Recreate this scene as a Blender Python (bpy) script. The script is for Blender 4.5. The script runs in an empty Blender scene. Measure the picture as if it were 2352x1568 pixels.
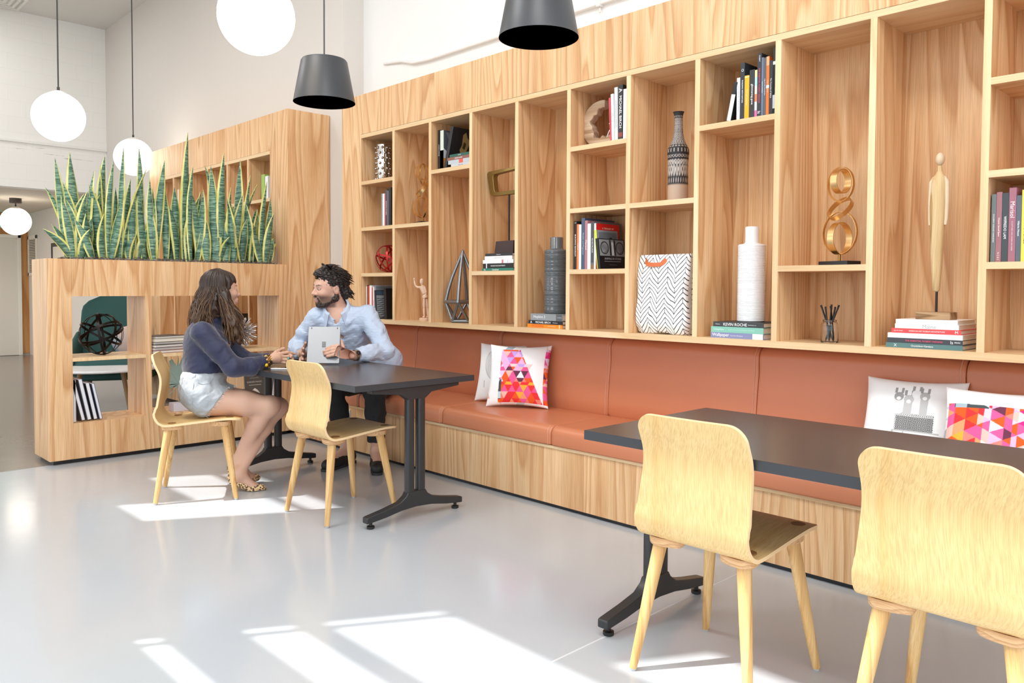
import bpy, bmesh, math, random
import numpy as np
from mathutils import Vector, Matrix, Euler
SC = bpy.context.scene
COL = SC.collection
PI = math.pi
R = random.Random(11)

# ------------------------------------------------------------------ mesh helpers
class MB:
    def __init__(s):
        s.v = []; s.f = []; s.m = []; s.uv = {}
    def add(s, verts, faces, mat=0, M=None):
        o = len(s.v)
        if M is not None:
            verts = [M @ Vector(p) for p in verts]
        s.v += [(p[0], p[1], p[2]) for p in verts]
        s.f += [[i + o for i in f] for f in faces]
        s.m += [mat] * len(faces)
        return s
    def box(s, x0, x1, y0, y1, z0, z1, mat=0, M=None):
        v = [(x0,y0,z0),(x1,y0,z0),(x1,y1,z0),(x0,y1,z0),(x0,y0,z1),(x1,y0,z1),(x1,y1,z1),(x0,y1,z1)]
        return s.add(v, [(0,3,2,1),(4,5,6,7),(0,1,5,4),(1,2,6,5),(2,3,7,6),(3,0,4,7)], mat, M)
    def rings(s, rings, mat=0, cap=True, closed=False, M=None):
        n = len(rings[0]); v = [p for r in rings for p in r]; f = []
        m = len(rings)
        for i in range(m if closed else m - 1):
            a = i * n; b = ((i + 1) % m) * n
            for j in range(n):
                k = (j + 1) % n
                f.append((a + j, a + k, b + k, b + j))
        if cap and not closed:
            f.append(tuple(range(n - 1, -1, -1))); f.append(tuple((m - 1) * n + j for j in range(n)))
        return s.add(v, f, mat, M)
    def tube(s, pts, r, seg=10, mat=0, closed=False, flat=1.0, M=None, up=None):
        pts = [Vector(p) for p in pts]; n = len(pts)
        rr = r if isinstance(r, (list, tuple)) else [r] * n
        nrm = None; rings = []
        for i, p in enumerate(pts):
            if closed: t = pts[(i + 1) % n] - pts[i - 1]
            else: t = pts[min(i + 1, n - 1)] - pts[max(i - 1, 0)]
            if t.length < 1e-9: t = Vector((0, 0, 1))
            t.normalize()
            if nrm is None:
                a = Vector(up) if up is not None else (Vector((0, 0, 1)) if abs(t.z) < .9 else Vector((1, 0, 0)))
                nrm = a - t * a.dot(t)
            else:
                nrm = nrm - t * nrm.dot(t)
            nrm.normalize(); b = t.cross(nrm)
            rings.append([p + nrm * math.cos(2*PI*k/seg) * rr[i] * flat + b * math.sin(2*PI*k/seg) * rr[i] for k in range(seg)])
        return s.rings(rings, mat, True, closed, M)
    def strip(s, pts, wdir, hw, ht, mat=0, closed=False, M=None):
        """flat band of half-width hw(along wdir) and half thickness ht"""
        pts = [Vector(p) for p in pts]; n = len(pts); rings = []
        for i, p in enumerate(pts):
            t = (pts[(i+1) % n] - pts[i-1]) if closed else pts[min(i+1, n-1)] - pts[max(i-1, 0)]
            t.normalize()
            w = Vector(wdir(i) if callable(wdir) else wdir); w = (w - t * w.dot(t)).normalized(); u = t.cross(w)
            rings.append([p + w*hw + u*ht, p - w*hw + u*ht, p - w*hw - u*ht, p + w*hw - u*ht])
        return s.rings(rings, mat, True, closed, M)
    def lathe(s, prof, seg=32, c=(0, 0, 0), mat=0, M=None):
        rings = [[(c[0] + r*math.cos(2*PI*k/seg), c[1] + r*math.sin(2*PI*k/seg), c[2] + z) for k in range(seg)] for r, z in prof]
        return s.rings(rings, mat, True, False, M)
    def prism(s, poly, d0, d1, mat=0, M=None):
        n = len(poly)
        v = [(p[0], p[1], d0) for p in poly] + [(p[0], p[1], d1) for p in poly]
        f = [tuple(range(n - 1, -1, -1)), tuple(range(n, 2*n))] + [(i, (i+1) % n, n + (i+1) % n, n + i) for i in range(n)]
        return s.add(v, f, mat, M)
    def ell(s, c, r, seg=20, rings=12, mat=0, M=None):
        if not isinstance(r, (list, tuple)): r = (r, r, r)
        v = [(c[0], c[1], c[2] - r[2])]
        for i in range(1, rings):
            a = -PI/2 + PI*i/rings
            for k in range(seg):
                b = 2*PI*k/seg
                v.append((c[0] + r[0]*math.cos(a)*math.cos(b), c[1] + r[1]*math.cos(a)*math.sin(b), c[2] + r[2]*math.sin(a)))
        v.append((c[0], c[1], c[2] + r[2])); f = []
        for k in range(seg): f.append((0, 1 + (k+1) % seg, 1 + k))
        for i in range(rings - 2):
            for k in range(seg):
                a = 1 + i*seg; b = a + seg
                f.append((a + k, a + (k+1) % seg, b + (k+1) % seg, b + k))
        a = 1 + (rings - 2)*seg
        for k in range(seg): f.append((a + k, a + (k+1) % seg, len(v) - 1))
        return s.add(v, f, mat, M)
    def text(s, body, M, length, height, mat, out=.0006, fit=False, align='C'):
        tv, tf = text_mesh(body)
        xs = [p[0] for p in tv]; ys = [p[1] for p in tv]
        w = max(xs) - min(xs); h = max(ys) - min(ys)
        sc = min(length / w, height / h); sx = length / w if fit else sc; sy = height / h if fit else sc
        cx = (max(xs) + min(xs)) / 2; cy = (max(ys) + min(ys)) / 2
        if align == 'L': cx = min(xs) + length / 2 / sx
        return s.add([((p[0] - cx)*sx, (p[1] - cy)*sy, out) for p in tv], tf, mat, M)

_tc = {}
def text_mesh(body):
    if body not in _tc:
        cu = bpy.data.curves.new('t', 'FONT'); cu.body = body; cu.resolution_u = 2
        ob = bpy.data.objects.new('t', cu); COL.objects.link(ob)
        dg = bpy.context.evaluated_depsgraph_get(); dg.update()
        me = bpy.data.meshes.new_from_object(ob.evaluated_get(dg))
        _tc[body] = ([tuple(v.co) for v in me.vertices], [tuple(p.vertices) for p in me.polygons])
        bpy.data.objects.remove(ob); bpy.data.curves.remove(cu); bpy.data.meshes.remove(me)
    return _tc[body]

def build(name, mb, mats, parent=None, smooth=None, bevel=None, world=True, uv=None, col=None, subsurf=0):
    if not isinstance(mats, (list, tuple)): mats = [mats]
    me = bpy.data.meshes.new(name)
    if isinstance(mb, MB): V, F, mm = mb.v, mb.f, mb.m
    else: V, F = mb; mm = None
    me.from_pydata(V, [], F)
    for m in mats: me.materials.append(m)
    if mm is not None and len(mats) > 1: me.polygons.foreach_set('material_index', mm)
    if smooth is not None:
        me.polygons.foreach_set('use_smooth', [True]*len(me.polygons))
        if smooth < 180: me.set_sharp_from_angle(angle=math.radians(smooth))
    if uv is not None:
        l = me.uv_layers.new(name='UVMap'); idx = np.empty(len(me.loops), dtype=np.int32)
        me.loops.foreach_get('vertex_index', idx)
        l.data.foreach_set('uv', np.asarray(uv, dtype=np.float32)[idx].ravel())
    if col is not None:
        a = me.color_attributes.new('Col', 'FLOAT_COLOR', 'POINT')
        c = np.ones((len(V), 4), dtype=np.float32); c[:, :3] = col
        a.data.foreach_set('color', c.ravel())
    me.update()
    ob = bpy.data.objects.new(name, me); COL.objects.link(ob)
    if bevel:
        b = ob.modifiers.new('b', 'BEVEL'); b.width = bevel; b.segments = 2; b.limit_method = 'ANGLE'; b.angle_limit = math.radians(40)
        b.harden_normals = False
    if subsurf:
        b = ob.modifiers.new('s', 'SUBSURF'); b.levels = subsurf; b.render_levels = subsurf
    if parent is not None:
        ob.parent = parent
        if world: ob.matrix_parent_inverse = root_mat(parent).inverted()
    return ob
def root_mat(o):
    m = o.matrix_basis.copy()
    if o.parent is not None: m = root_mat(o.parent) @ o.matrix_parent_inverse @ m
    return m
def tag(o, label, cat, group=None, kind=None):
    o['label'] = label; o['category'] = cat
    if group: o['group'] = group
    if kind: o['kind'] = kind
    return o
def thing(name, label, cat, loc=(0,0,0), rot=(0,0,0), group=None, M=None):
    o = bpy.data.objects.new(name, None); COL.objects.link(o)
    o.empty_display_size = .05
    if M is not None: o.matrix_basis = M
    else: o.location = loc; o.rotation_euler = rot
    return tag(o, label, cat, group)
def struct(name, mb, mats, **k):
    o = build(name, mb, mats, **k); o['kind'] = 'structure'; return o
def dup(root, label=None, loc=None, rot=None, group=None):
    def cp(o, par):
        c = o.copy(); COL.objects.link(c)
        if par is not None: c.parent = par
        for ch in [x for x in KIDS.get(o.name, [])]: cp(ch, c)
        return c
    KIDS = {}
    for x in bpy.data.objects:
        if x.parent: KIDS.setdefault(x.parent.name, []).append(x)
    c = cp(root, None)
    if label: c['label'] = label
    if loc is not None: c.location = loc
    if rot is not None: c.rotation_euler = rot
    if group: c['group'] = group
    return c

# ------------------------------------------------------------------ materials
def lin(c):
    if isinstance(c, str): c = [int(c[i:i+2], 16) for i in (0, 2, 4)]
    return tuple((x/255/12.92 if x/255 <= .04045 else ((x/255 + .055)/1.055)**2.4) for x in c) + (1,)
class NT:
    def __init__(s, name):
        s.mat = bpy.data.materials.new(name); s.mat.use_nodes = True
        s.t = s.mat.node_tree; s.t.nodes.clear()
        s.out = s.n('ShaderNodeOutputMaterial')
        s.b = s.n('ShaderNodeBsdfPrincipled'); s.l(s.b.outputs[0], s.out.inputs[0])
    def n(s, typ, **k):
        x = s.t.nodes.new(typ)
        for a, b in k.items(): setattr(x, a, b)
        return x
    def l(s, a, b): s.t.links.new(a, b)
    def val(s, sock, x):
        if hasattr(x, 'is_output'): s.l(x, sock)
        else: sock.default_value = x
    def math(s, op, a, b=None, c=None, clamp=False):
        x = s.n('ShaderNodeMath', operation=op, use_clamp=clamp)
        s.val(x.inputs[0], a)
        if b is not None: s.val(x.inputs[1], b)
        if c is not None: s.val(x.inputs[2], c)
        return x.outputs[0]
    def coord(s, kind='Object'): return s.n('ShaderNodeTexCoord').outputs[kind]
    def sep(s, v):
        x = s.n('ShaderNodeSeparateXYZ'); s.l(v, x.inputs[0]); return x.outputs
    def comb(s, a, b, c):
        x = s.n('ShaderNodeCombineXYZ'); s.val(x.inputs[0], a); s.val(x.inputs[1], b); s.val(x.inputs[2], c); return x.outputs[0]
    def noise(s, v, scale, detail=2, rough=.5, dist=0):
        x = s.n('ShaderNodeTexNoise'); s.l(v, x.inputs['Vector'])
        x.inputs['Scale'].default_value = scale; x.inputs['Detail'].default_value = detail
        x.inputs['Roughness'].default_value = rough; x.inputs['Distortion'].default_value = dist
        return x.outputs[0]
    def ramp(s, f, stops, interp='LINEAR'):
        x = s.n('ShaderNodeValToRGB'); x.color_ramp.interpolation = interp
        e = x.color_ramp.elements
        while len(e) < len(stops): e.new(.5)
        for el, (p, c) in zip(e, stops): el.position = p; el.color = lin(c) if not isinstance(c, tuple) or len(c) != 4 else c
        s.l(f, x.inputs[0]); return x.outputs[0]
    def mix(s, f, a, b, mode='MIX'):
        x = s.n('ShaderNodeMix', data_type='RGBA', blend_type=mode)
        s.val(x.inputs[0], f); s.val(x.inputs[6], a); s.val(x.inputs[7], b); return x.outputs[2]
    def set(s, **k):
        for a, x in k.items():
            s.val(s.b.inputs[a.replace('_', ' ')], x)
        return s.mat
    def bump(s, h, strength=.2, dist=.002):
        x = s.n('ShaderNodeBump'); x.inputs['Strength'].default_value = strength; x.inputs['Distance'].default_value = dist
        s.l(h, x.inputs['Height']); s.l(x.outputs[0], s.b.inputs['Normal'])
_mc = {}
def mat(col, rough=.5, metal=0, spec=.5, name=None, emit=0):
    key = (str(col), rough, metal, spec, emit)
    if key in _mc: return _mc[key]
    t = NT(name or 'plain_%d' % len(_mc))
    t.set(Base_Color=lin(col), Roughness=rough, Metallic=metal)
    t.b.inputs['Specular IOR Level'].default_value = spec
    if emit:
        t.b.inputs['Emission Color'].default_value = lin(col); t.b.inputs['Emission Strength'].default_value = emit
    _mc[key] = t.mat
    return t.mat

def wood(name, axis='Z', light='efcba0', mid='e8be90', dark='d5a474', rings=17, scale=2.9, stretch=.085, leaf=.17, rough=.42, tone=.09, fiber=.5, streak=.32):
    t = NT(name); o = t.sep(t.coord('Object'))
    x, y, z = o[0], o[1], o[2]
    if axis == 'Z': u, w, q = t.math('ADD', x, y), z, t.math('SUBTRACT', x, y)
    elif axis == 'X': u, w, q = t.math('ADD', y, z), x, t.math('SUBTRACT', y, z)
    else: u, w, q = t.math('ADD', x, z), y, t.math('SUBTRACT', x, z)
    pid = t.math('FLOOR', t.math('DIVIDE', t.math('ADD', u, 20.03), leaf))
    wn = t.n('ShaderNodeTexWhiteNoise', noise_dimensions='1D'); t.l(pid, wn.inputs['W'])
    rnd = wn.outputs['Value']
    off = t.math('MULTIPLY', rnd, 37.0)
    v = t.comb(t.math('ADD', u, off), t.math('MULTIPLY', q, .3), t.math('ADD', t.math('MULTIPLY', w, stretch), off))
    n = t.noise(v, scale, 1.6, .38, .1)
    r = t.math('FRACT', t.math('MULTIPLY', n, rings))
    g = t.ramp(r, [(0, light), (.5, mid), (.86, dark), (.93, mid), (1, light)])
    fb = t.noise(t.comb(t.math('MULTIPLY', u, 300), t.math('MULTIPLY', q, 60), t.math('MULTIPLY', w, 6)), 1.0, 2, .6)
    f2 = t.ramp(fb, [(.32, 'd2c8bc'), (.6, 'ffffff')])
    c = t.mix(fiber, g, t.mix(1, g, f2, 'MULTIPLY'))
    sb = t.noise(t.comb(t.math('ADD', t.math('MULTIPLY', u, 46), off), t.math('MULTIPLY', q, 8), t.math('MULTIPLY', w, .7)), 1.0, 2, .5)
    s2 = t.ramp(sb, [(.3, 'e6d8c8'), (.68, 'ffffff')])
    c = t.mix(streak, c, t.mix(1, c, s2, 'MULTIPLY'))
    tn = t.ramp(rnd, [(0, (1-tone, 1-tone*1.25, 1-tone*1.5, 1)), (.5, (1, .985, .965, 1)), (1, (1, 1, 1, 1))])
    c = t.mix(1, c, tn, 'MULTIPLY')
    t.set(Base_Color=c, Roughness=rough)
    t.b.inputs['Specular IOR Level'].default_value = .35
    return t.mat
OAKZ = wood('oak_veneer_vertical')
OAKX = wood('oak_veneer_along_x', 'X')
OAKY = wood('oak_veneer_along_y', 'Y')
EDGE = wood('oak_edge_band', 'Z', 'f3d8b0', 'efd0a5', 'e6c396', leaf=5, rings=5, scale=4, fiber=.3, streak=.3)
EDGEX = wood('oak_edge_band_x', 'X', 'f3d8b0', 'efd0a5', 'e6c396', leaf=5, rings=5, scale=4, fiber=.3, streak=.3)
CL = dict(light='eccb90', mid='eac78b', dark='e4bd7e', leaf=9, rings=9, scale=3, stretch=.03, tone=.02, fiber=.55, streak=.22)
PLY = wood('chair_oak_ply', 'Z', rough=.36, **CL)
PLYY = wood('chair_oak_seat', 'Y', rough=.36, **CL)
PLYEDGE = mat('eaca9c', .45)
LEGW = wood('chair_oak_leg', 'Z', 'e2c08a', 'dcb57a', 'cea168', leaf=9, rings=8, scale=7, stretch=.05, rough=.38, tone=.02)
LAYER = wood('layered_ply', 'X', 'e3bd90', 'dcb082', 'c89b6e', leaf=9, rings=40, scale=8, stretch=.02, rough=.45, tone=.02)
WHITE = None
def wallmat(name, c, bumpy=.0):
    t = NT(name); v = t.coord('Object')
    n = t.noise(v, 3, 3); 
    t.set(Base_Color=t.mix(n, lin(c), tuple(x*.985 for x in lin(c)[:3]) + (1,)), Roughness=.85)
    if bumpy: t.bump(t.noise(v, 60, 3), bumpy, .003)
    return t.mat
WHITE = wallmat('white_wall_paint', 'f0f0f0')
DIMWHITE = wallmat('dimmed_white_paint', 'dbd6d1')  # white paint dimmed and warmed: the wall's weaker, warmer light put into its colour
CEILM = wallmat('ceiling_paint', 'dcdad6')
def brickmat():
    t = NT('painted_block'); o = t.sep(t.coord('Object'))
    b = t.n('ShaderNodeTexBrick'); t.l(t.comb(o[1], o[2], 0), b.inputs['Vector'])
    b.inputs['Scale'].default_value = 1; b.inputs['Brick Width'].default_value = .4; b.inputs['Row Height'].default_value = .2
    b.inputs['Mortar Size'].default_value = .006; b.inputs['Mortar Smooth'].default_value = .5
    c = lin('efefed')
    b.inputs['Color1'].default_value = c; b.inputs['Color2'].default_value = lin('eeeeec'); b.inputs['Mortar'].default_value = lin('ebebe9')
    cr = t.noise(t.comb(t.math('MULTIPLY', o[1], .8), t.math('MULTIPLY', o[2], 14), 0), 2.2, 4, .7)
    zm = t.math('MULTIPLY', t.math('LESS_THAN', o[2], 3.12), t.math('GREATER_THAN', o[2], 2.92))
    crk = t.math('MULTIPLY', t.math('GREATER_THAN', cr, .63), zm)
    t.set(Base_Color=t.mix(t.math('MULTIPLY', crk, .55), b.outputs['Color'], lin('8a7f74')), Roughness=.8)
    t.bump(b.outputs['Fac'], .08, .003)
    return t.mat
BLOCK = brickmat()
def floormat(name, c, c2, rough, sc=1.2, flecks=True):
    t = NT(name); v = t.coord('Object')
    n = t.noise(v, sc, 4, .6)
    col = t.mix(n, lin(c), lin(c2))
    n2 = t.noise(v, 26, 3, .6)
    if flecks:
        sp = t.math('GREATER_THAN', t.noise(v, 9, 5, .75), .735)
        col = t.mix(t.math('MULTIPLY', sp, .25), col, lin('eeeeee'))
    t.set(Base_Color=col, Roughness=t.math('ADD', t.math('MULTIPLY', n2, .06), rough))
    t.b.inputs['Specular IOR Level'].default_value = .6
    t.bump(t.noise(v, 7, 3), .05, .01)
    return t.mat
FLOORM = floormat('grey_epoxy_floor', 'bcc1c7', 'b4b9c0', .12)
LOUNGEF = floormat('polished_concrete', '8f8881', '756d66', .16, 2.5)
def leather():
    t = NT('tan_leather'); v = t.coord('Object')
    n = t.noise(v, 2.0, 3)
    t.set(Base_Color=t.mix(n, lin('c9805c'), lin('c27653')), Roughness=.38)
    t.b.inputs['Specular IOR Level'].default_value = .5
    t.bump(t.noise(v, 420, 2), .12, .001)
    return t.mat
LEATHER = leather()
SEAM = mat('a86446', .5); STITCH = mat('dba98c', .6)
BLACKM = mat('2a2b2d', .38, 0, .5); BLACK = mat('161617', .45); BLACKTRIM = mat('1b1d22', .4)
def tablemat():
    t = NT('black_laminate'); o = t.sep(t.coord('Object'))
    n = t.noise(t.comb(t.math('MULTIPLY', o[0], 4), t.math('MULTIPLY', o[1], 160), o[2]), 1, 3, .6)
    t.set(Base_Color=t.mix(n, lin('4c4645'), lin('403a39')), Roughness=.26)
    t.b.inputs['Specular IOR Level'].default_value = .55
    return t.mat
TABLETOP = tablemat()
TABLEEDGE = mat('35373b', .4)
CHROME = mat('d8d8d8', .12, 1); STEEL = mat('b9bcc0', .28, 1); GOLD = mat('ecca90', .3, 1); BRASS = mat('8f7846', .42, .85)
PAGES = mat('e9e6e0', .8); GREENF = None
def colattr(name, rough=.6, spec=.4, sheen=0):
    t = NT(name); a = t.n('ShaderNodeAttribute'); a.attribute_name = 'Col'
    t.set(Base_Color=a.outputs['Color'], Roughness=rough); t.b.inputs['Specular IOR Level'].default_value = spec
    return t.mat
FABCOL = colattr('printed_fabric', .85, .2)
# ------------------------------------------------------------------ the setting
CH = 4.75
def wall_with_holes(axis, pos, th, a0, a1, z0, z1, holes, mb=None):
    """wall slab with rectangular openings, split into boxes"""
    mb = mb or MB()
    xs = sorted(set([a0, a1] + [h for q in holes for h in q[:2]])); zs = sorted(set([z0, z1] + [h for q in holes for h in q[2:]]))
    for i in range(len(xs) - 1):
        for j in range(len(zs) - 1):
            cx = (xs[i] + xs[i+1])/2; cz = (zs[j] + zs[j+1])/2
            if any(q[0] < cx < q[1] and q[2] < cz < q[3] for q in holes): continue
            if axis == 'Y': mb.box(xs[i], xs[i+1], pos, pos + th, zs[j], zs[j+1])
            else: mb.box(pos, pos + th, xs[i], xs[i+1], zs[j], zs[j+1])
    return mb
FX = -6.075
struct('floor', MB().box(FX, 3.5, -4.2, .4, -.1, 0), FLOORM)
struct('floor_lounge', MB().box(-16.2, FX - .004, -4.2, .4, -.1, 0), LOUNGEF)
struct('trim_1', MB().box(FX - .006, FX + .002, -4.2, .3, -.02, .0008), mat('8d8f92', .6))
struct('trim_2', MB().box(-1.757, -1.749, -4.2, -.26, -.02, .0006), mat('cfd1d4', .5))
struct('wall_back', MB().box(-5.82, 3.5, .37, .5, 0, CH), WHITE)
struct('wall_lounge', MB().box(-16.3, -5.82, .17, .5, 0, CH), DIMWHITE)
struct('wall_left', MB().box(-12.05, -11.85, -4.2, .17, 2.5, CH), BLOCK)
struct('trim_3', MB().box(-11.86, -11.825, -4.2, .17, 3.075, 3.11), mat('e9e9e7', .8), bevel=.004)
struct('ceiling', MB().box(-12.05, 3.5, -4.25, .5, CH, CH + .15), CEILM)
struct('ceiling_low', MB().box(-16.2, -12.05, -4.2, .17, 2.5, 2.6), wallmat('low_ceiling_paint', 'd8d0c4'))
struct('wall_far', wall_with_holes('X', -16.35, .2, -4.2, .3, 0, 2.6, []), mat('e9e2d6', .8))
HOLES = [(-6.75, -6.0, 3.85, 4.68), (-3.84, -.9, 2.5, 3.95), (-3.2, -1.75, 4.1, 4.62), (-15.6, -9.0, .15, 2.3), (-8.6, -4.6, .15, 2.3), (-4.2, -.4, .15, 2.3), (0, 3.3, .15, 2.3), (-6.0, -5.57, 3.3, 4.68), (-.4, 3.2, 2.6, 4.6)]
struct('wall_front', wall_with_holes('Y', -4.24, .04, -16.3, 3.5, 0, CH, HOLES), WHITE)
m = MB()
for (x0, x1, z0, z1) in HOLES[1:2]:
    m.box(x0, x1, -4.235, -4.205, 2.65, 2.97); m.box(x0, x1, -4.235, -4.205, 3.23, 3.34); m.box(x0 + .05, x0 + .075, -4.235, -4.205, z0, z1)
    m.box(-2.45, -2.38, -4.235, -4.205, z0, z1)
m.box(-6.75, -5.57, -4.235, -4.205, 4.38, 4.43)
for (x0, x1, z0, z1) in HOLES[3:7]:
    k = max(1, int((x1 - x0)/1.3))
    for i in range(1, k): x = x0 + (x1 - x0)*i/k; m.box(x - .03, x + .03, -4.235, -4.205, z0, z1)
struct('window_1', m, mat('303234', .4))
struct('added_sun_block', MB().box(-16.5, 3.6, -6.3, -4.24, 2.42, 2.47), mat('b8b8b6', .8))  # unseen slab added to keep the sun out of the lower openings
struct('pavement_outside', MB().box(-30, 20, -22, -4.25, -.12, -.02), mat('9a9894', .9))
# far end of the lounge: wood panel, white door, air grille, exit sign, picture
FXW = -16.15
struct('wall_far_panel', MB().box(FXW, FXW + .03, .03, .172, .03, 2.49).box(FXW, FXW + .03, -1.2, .03, 2.1, 2.49), wood('maple_panel', 'Z', 'd8a56c', 'cd965b', 'b98049', leaf=.6, rings=6))
d = MB(); d.box(FXW, FXW + .045, -1.1, .0, 0.005, 2.06)
struct('door_1', d, mat('e6e2da', .6), bevel=.004)
d = MB(); d.box(FXW, FXW + .07, .0, .055, 0, 2.12); d.box(FXW, FXW + .07, -1.16, -1.1, 0, 2.12); d.box(FXW, FXW + .07, -1.16, .055, 2.06, 2.12)
struct('door_1_frame', d, mat('f0eee8', .6), bevel=.006)
d = MB(); d.box(-16.08, -15.5, .155, .17, 1.42, 2.1); 
g = thing('air_grille', 'white louvred air grille on the wall of the lounge beside the wood panel', 'vent', (-15.8, .165, 1.42))
d = MB(); d.box(-16.08, -16.02, .15, .17, 1.4, 2.1).box(-15.57, -15.5, .15, .17, 1.4, 2.1).box(-16.08, -15.5, .15, .17, 2.04, 2.1).box(-16.08, -15.5, .15, .17, 1.4, 1.46)
build('grille_frame', d, mat('e8e2d8', .6), g, bevel=.003)
d = MB(); d.box(-16.03, -15.55, .166, .17, 1.45, 2.05, 1)
for i in range(20):
    z = 1.47 + i*.029
    d.add([(-16.02, .152, z), (-15.57, .152, z), (-15.57, .166, z + .016), (-16.02, .166, z + .016), (-16.02, .152, z+.004), (-15.57, .152, z+.004), (-15.57, .166, z + .02), (-16.02, .166, z + .02)], [(0,1,2,3),(7,6,5,4),(0,4,5,1),(2,6,7,3),(1,5,6,2),(3,7,4,0)], 0)
build('louvres', d, [mat('d9d2c6', .6), mat('6f6559', .9)], g)
e = thing('exit_sign', 'small green lit sign above the white door at the far end', 'sign', (FXW + .05, -.12, 2.24))
build('sign_face', MB().box(FXW + .05, FXW + .06, -.42, -.06, 2.26, 2.42), mat('63d8b4', .4, emit=.9), e)
build('sign_housing', MB().box(FXW, FXW + .05, -.46, -.02, 2.23, 2.45), mat('d8dcd6', .5), e, bevel=.005)
p = thing('picture_frame', 'dark framed picture on the lounge wall behind the snake plants', 'picture', (-14.2, .165, 1.3))
build('frame', MB().box(-14.56, -14.5, .14, .17, 1.3, 1.92).box(-13.7, -13.64, .14, .17, 1.3, 1.92).box(-14.5, -13.7, .14, .17, 1.86, 1.92).box(-14.5, -13.7, .14, .17, 1.3, 1.36), mat('3a3433', .5), p, bevel=.003)
build('canvas', MB().box(-14.5, -13.7, .152, .17, 1.36, 1.86), mat('dcd6cc', .8), p)
cv = thing('ceiling_vent', 'square white air vent in the grey ceiling at top left', 'vent', (-11.55, -1.08, 4.74))
d = MB()
for k in range(4):
    a = .26 - k*.06
    for (x0, x1, y0, y1) in ((-a, a, -a, -a+.03), (-a, a, a-.03, a), (-a, -a+.03, -a+.03, a-.03), (a-.03, a, -a+.03, a-.03)):
        d.box(-11.5 + x0, -11.5 + x1, -1.15 + y0, -1.15 + y1, 4.725 + k*.004, 4.75)
build('vent_louvres', d, mat('e6e4e0', .6), cv)
# conduit on the white wall over the bookcase
c = thing('conduit_pipe', 'thin white conduit pipe running along the wall above the tall bookcase', 'pipe', (-3.2, .355, 3.0))
build('pipe', MB().tube([(-5.5, .358, 3.075), (-5.25, .350, 3.045), (-5.1, .345, 3.0), (-4.9, .345, 2.985), (-3.5, .345, 2.985), (1.5, .345, 2.985)], .011, 10), mat('e8e8e8', .5), c, smooth=60)
build('pipe_clamp', MB().box(-3.21, -3.18, .33, .37, 2.965, 3.005).tube([(-3.195, .35, 2.96), (-3.195, .35, 2.93)], .006, 8), mat('e0e0e0', .5), c, bevel=.002)

# ------------------------------------------------------------------ tall wall bookcase
PITCH = .4352; XD = [-4.886 + PITCH*i for i in range(13)]; TH = .028
ZB, ZT, DB = .985, 2.388, .339
ROWS = [1.340, 1.695, 2.053]
bc = thing('wall_bookcase', 'tall built-in oak bookcase of open cubbies above the tan bench', 'bookcase', (-2.6, .17, .95))
build('back_panel', MB().box(-5.56, .4, DB, DB + .016, ZB, ZT + .03), OAKZ, bc)
build('end_panel', MB().box(-5.577, -5.301, 0, DB, .953, 2.725), OAKZ, bc, bevel=.0015)
build('fascia', MB().box(-5.301, .4, 0, .02, 2.4195, 2.725).box(-5.301, .4, .02, DB+.016, 2.7, 2.725), OAKZ, bc)
build('top_rail', MB().box(-5.301, .4, 0, DB, ZT, 2.418), EDGEX, bc, bevel=.0012)
build('bottom_board', MB().box(-5.301, .4, 0, DB, .953, ZB), EDGEX, bc, bevel=.0012)
for i, x in enumerate(XD):
    if x > .38: continue
    o = build('divider', MB().box(x, x + TH, .0012, DB, ZB, ZT, 0).box(x, x + TH, 0, .0012, ZB, ZT, 1), [OAKZ, EDGE], bc)
SHELVES = {0: ROWS, 1: [1.695], 2: [2.053], 3: [1.340], 5: ROWS, 6: [1.695], 7: [2.053], 8: [1.340], 10: ROWS, 11: [1.695]}
for ci, rows in SHELVES.items():
    x0 = -5.301 if ci == 0 else XD[ci-1] + TH
    for z in rows: build('shelf', MB().box(x0, XD[ci], .0012, DB, z - .027, z, 0).box(x0, XD[ci], 0, .0012, z - .027, z, 1), [OAKX, EDGEX], bc)

# ------------------------------------------------------------------ second bookcase, in the lounge
b2 = thing('lounge_bookcase', 'second oak bookcase in the lounge behind the snake plants', 'bookcase', (-7.5, -.03, 0))
build('end_panel', MB().box(-6.342, -6.034, -.232, .165, .03, 2.70), OAKZ, b2, bevel=.0015)
build('end_panel', MB().box(-9.12, -8.86, -.232, .165, .03, 2.70), OAKZ, b2, bevel=.0015)
build('fascia', MB().box(-8.86, -6.342, -.232, -.21, 2.392, 2.70).box(-8.86, -6.342, -.21, .165, 2.68, 2.70), OAKZ, b2)
build('top_rail', MB().box(-8.86, -6.342, -.232, .165, 2.36, 2.391), EDGEX, b2, bevel=.0012)
build('back_panel', MB().box(-8.86, -6.342, .14, .165, .03, 2.36), OAKZ, b2)
build('base_board', MB().box(-8.86, -6.342, -.232, .14, .03, .56), OAKZ, b2)
for x in (-8.47, -8.045, -7.62, -7.19, -6.77): build('divider', MB().box(x, x + .03, -.232, .14, .56, 2.36), OAKZ, b2, bevel=.001)
for (x0, x1) in ((-6.74, -6.342), (-7.16, -6.77), (-8.44, -8.045)):
    for z in (1.99, 1.63): build('shelf', MB().box(x0, x1, -.232, .14, z - .028, z), EDGEX, b2, bevel=.001)
build('shelf', MB().box(-8.015, -7.62, -.232, .14, 1.60, 1.63), EDGEX, b2)

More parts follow.
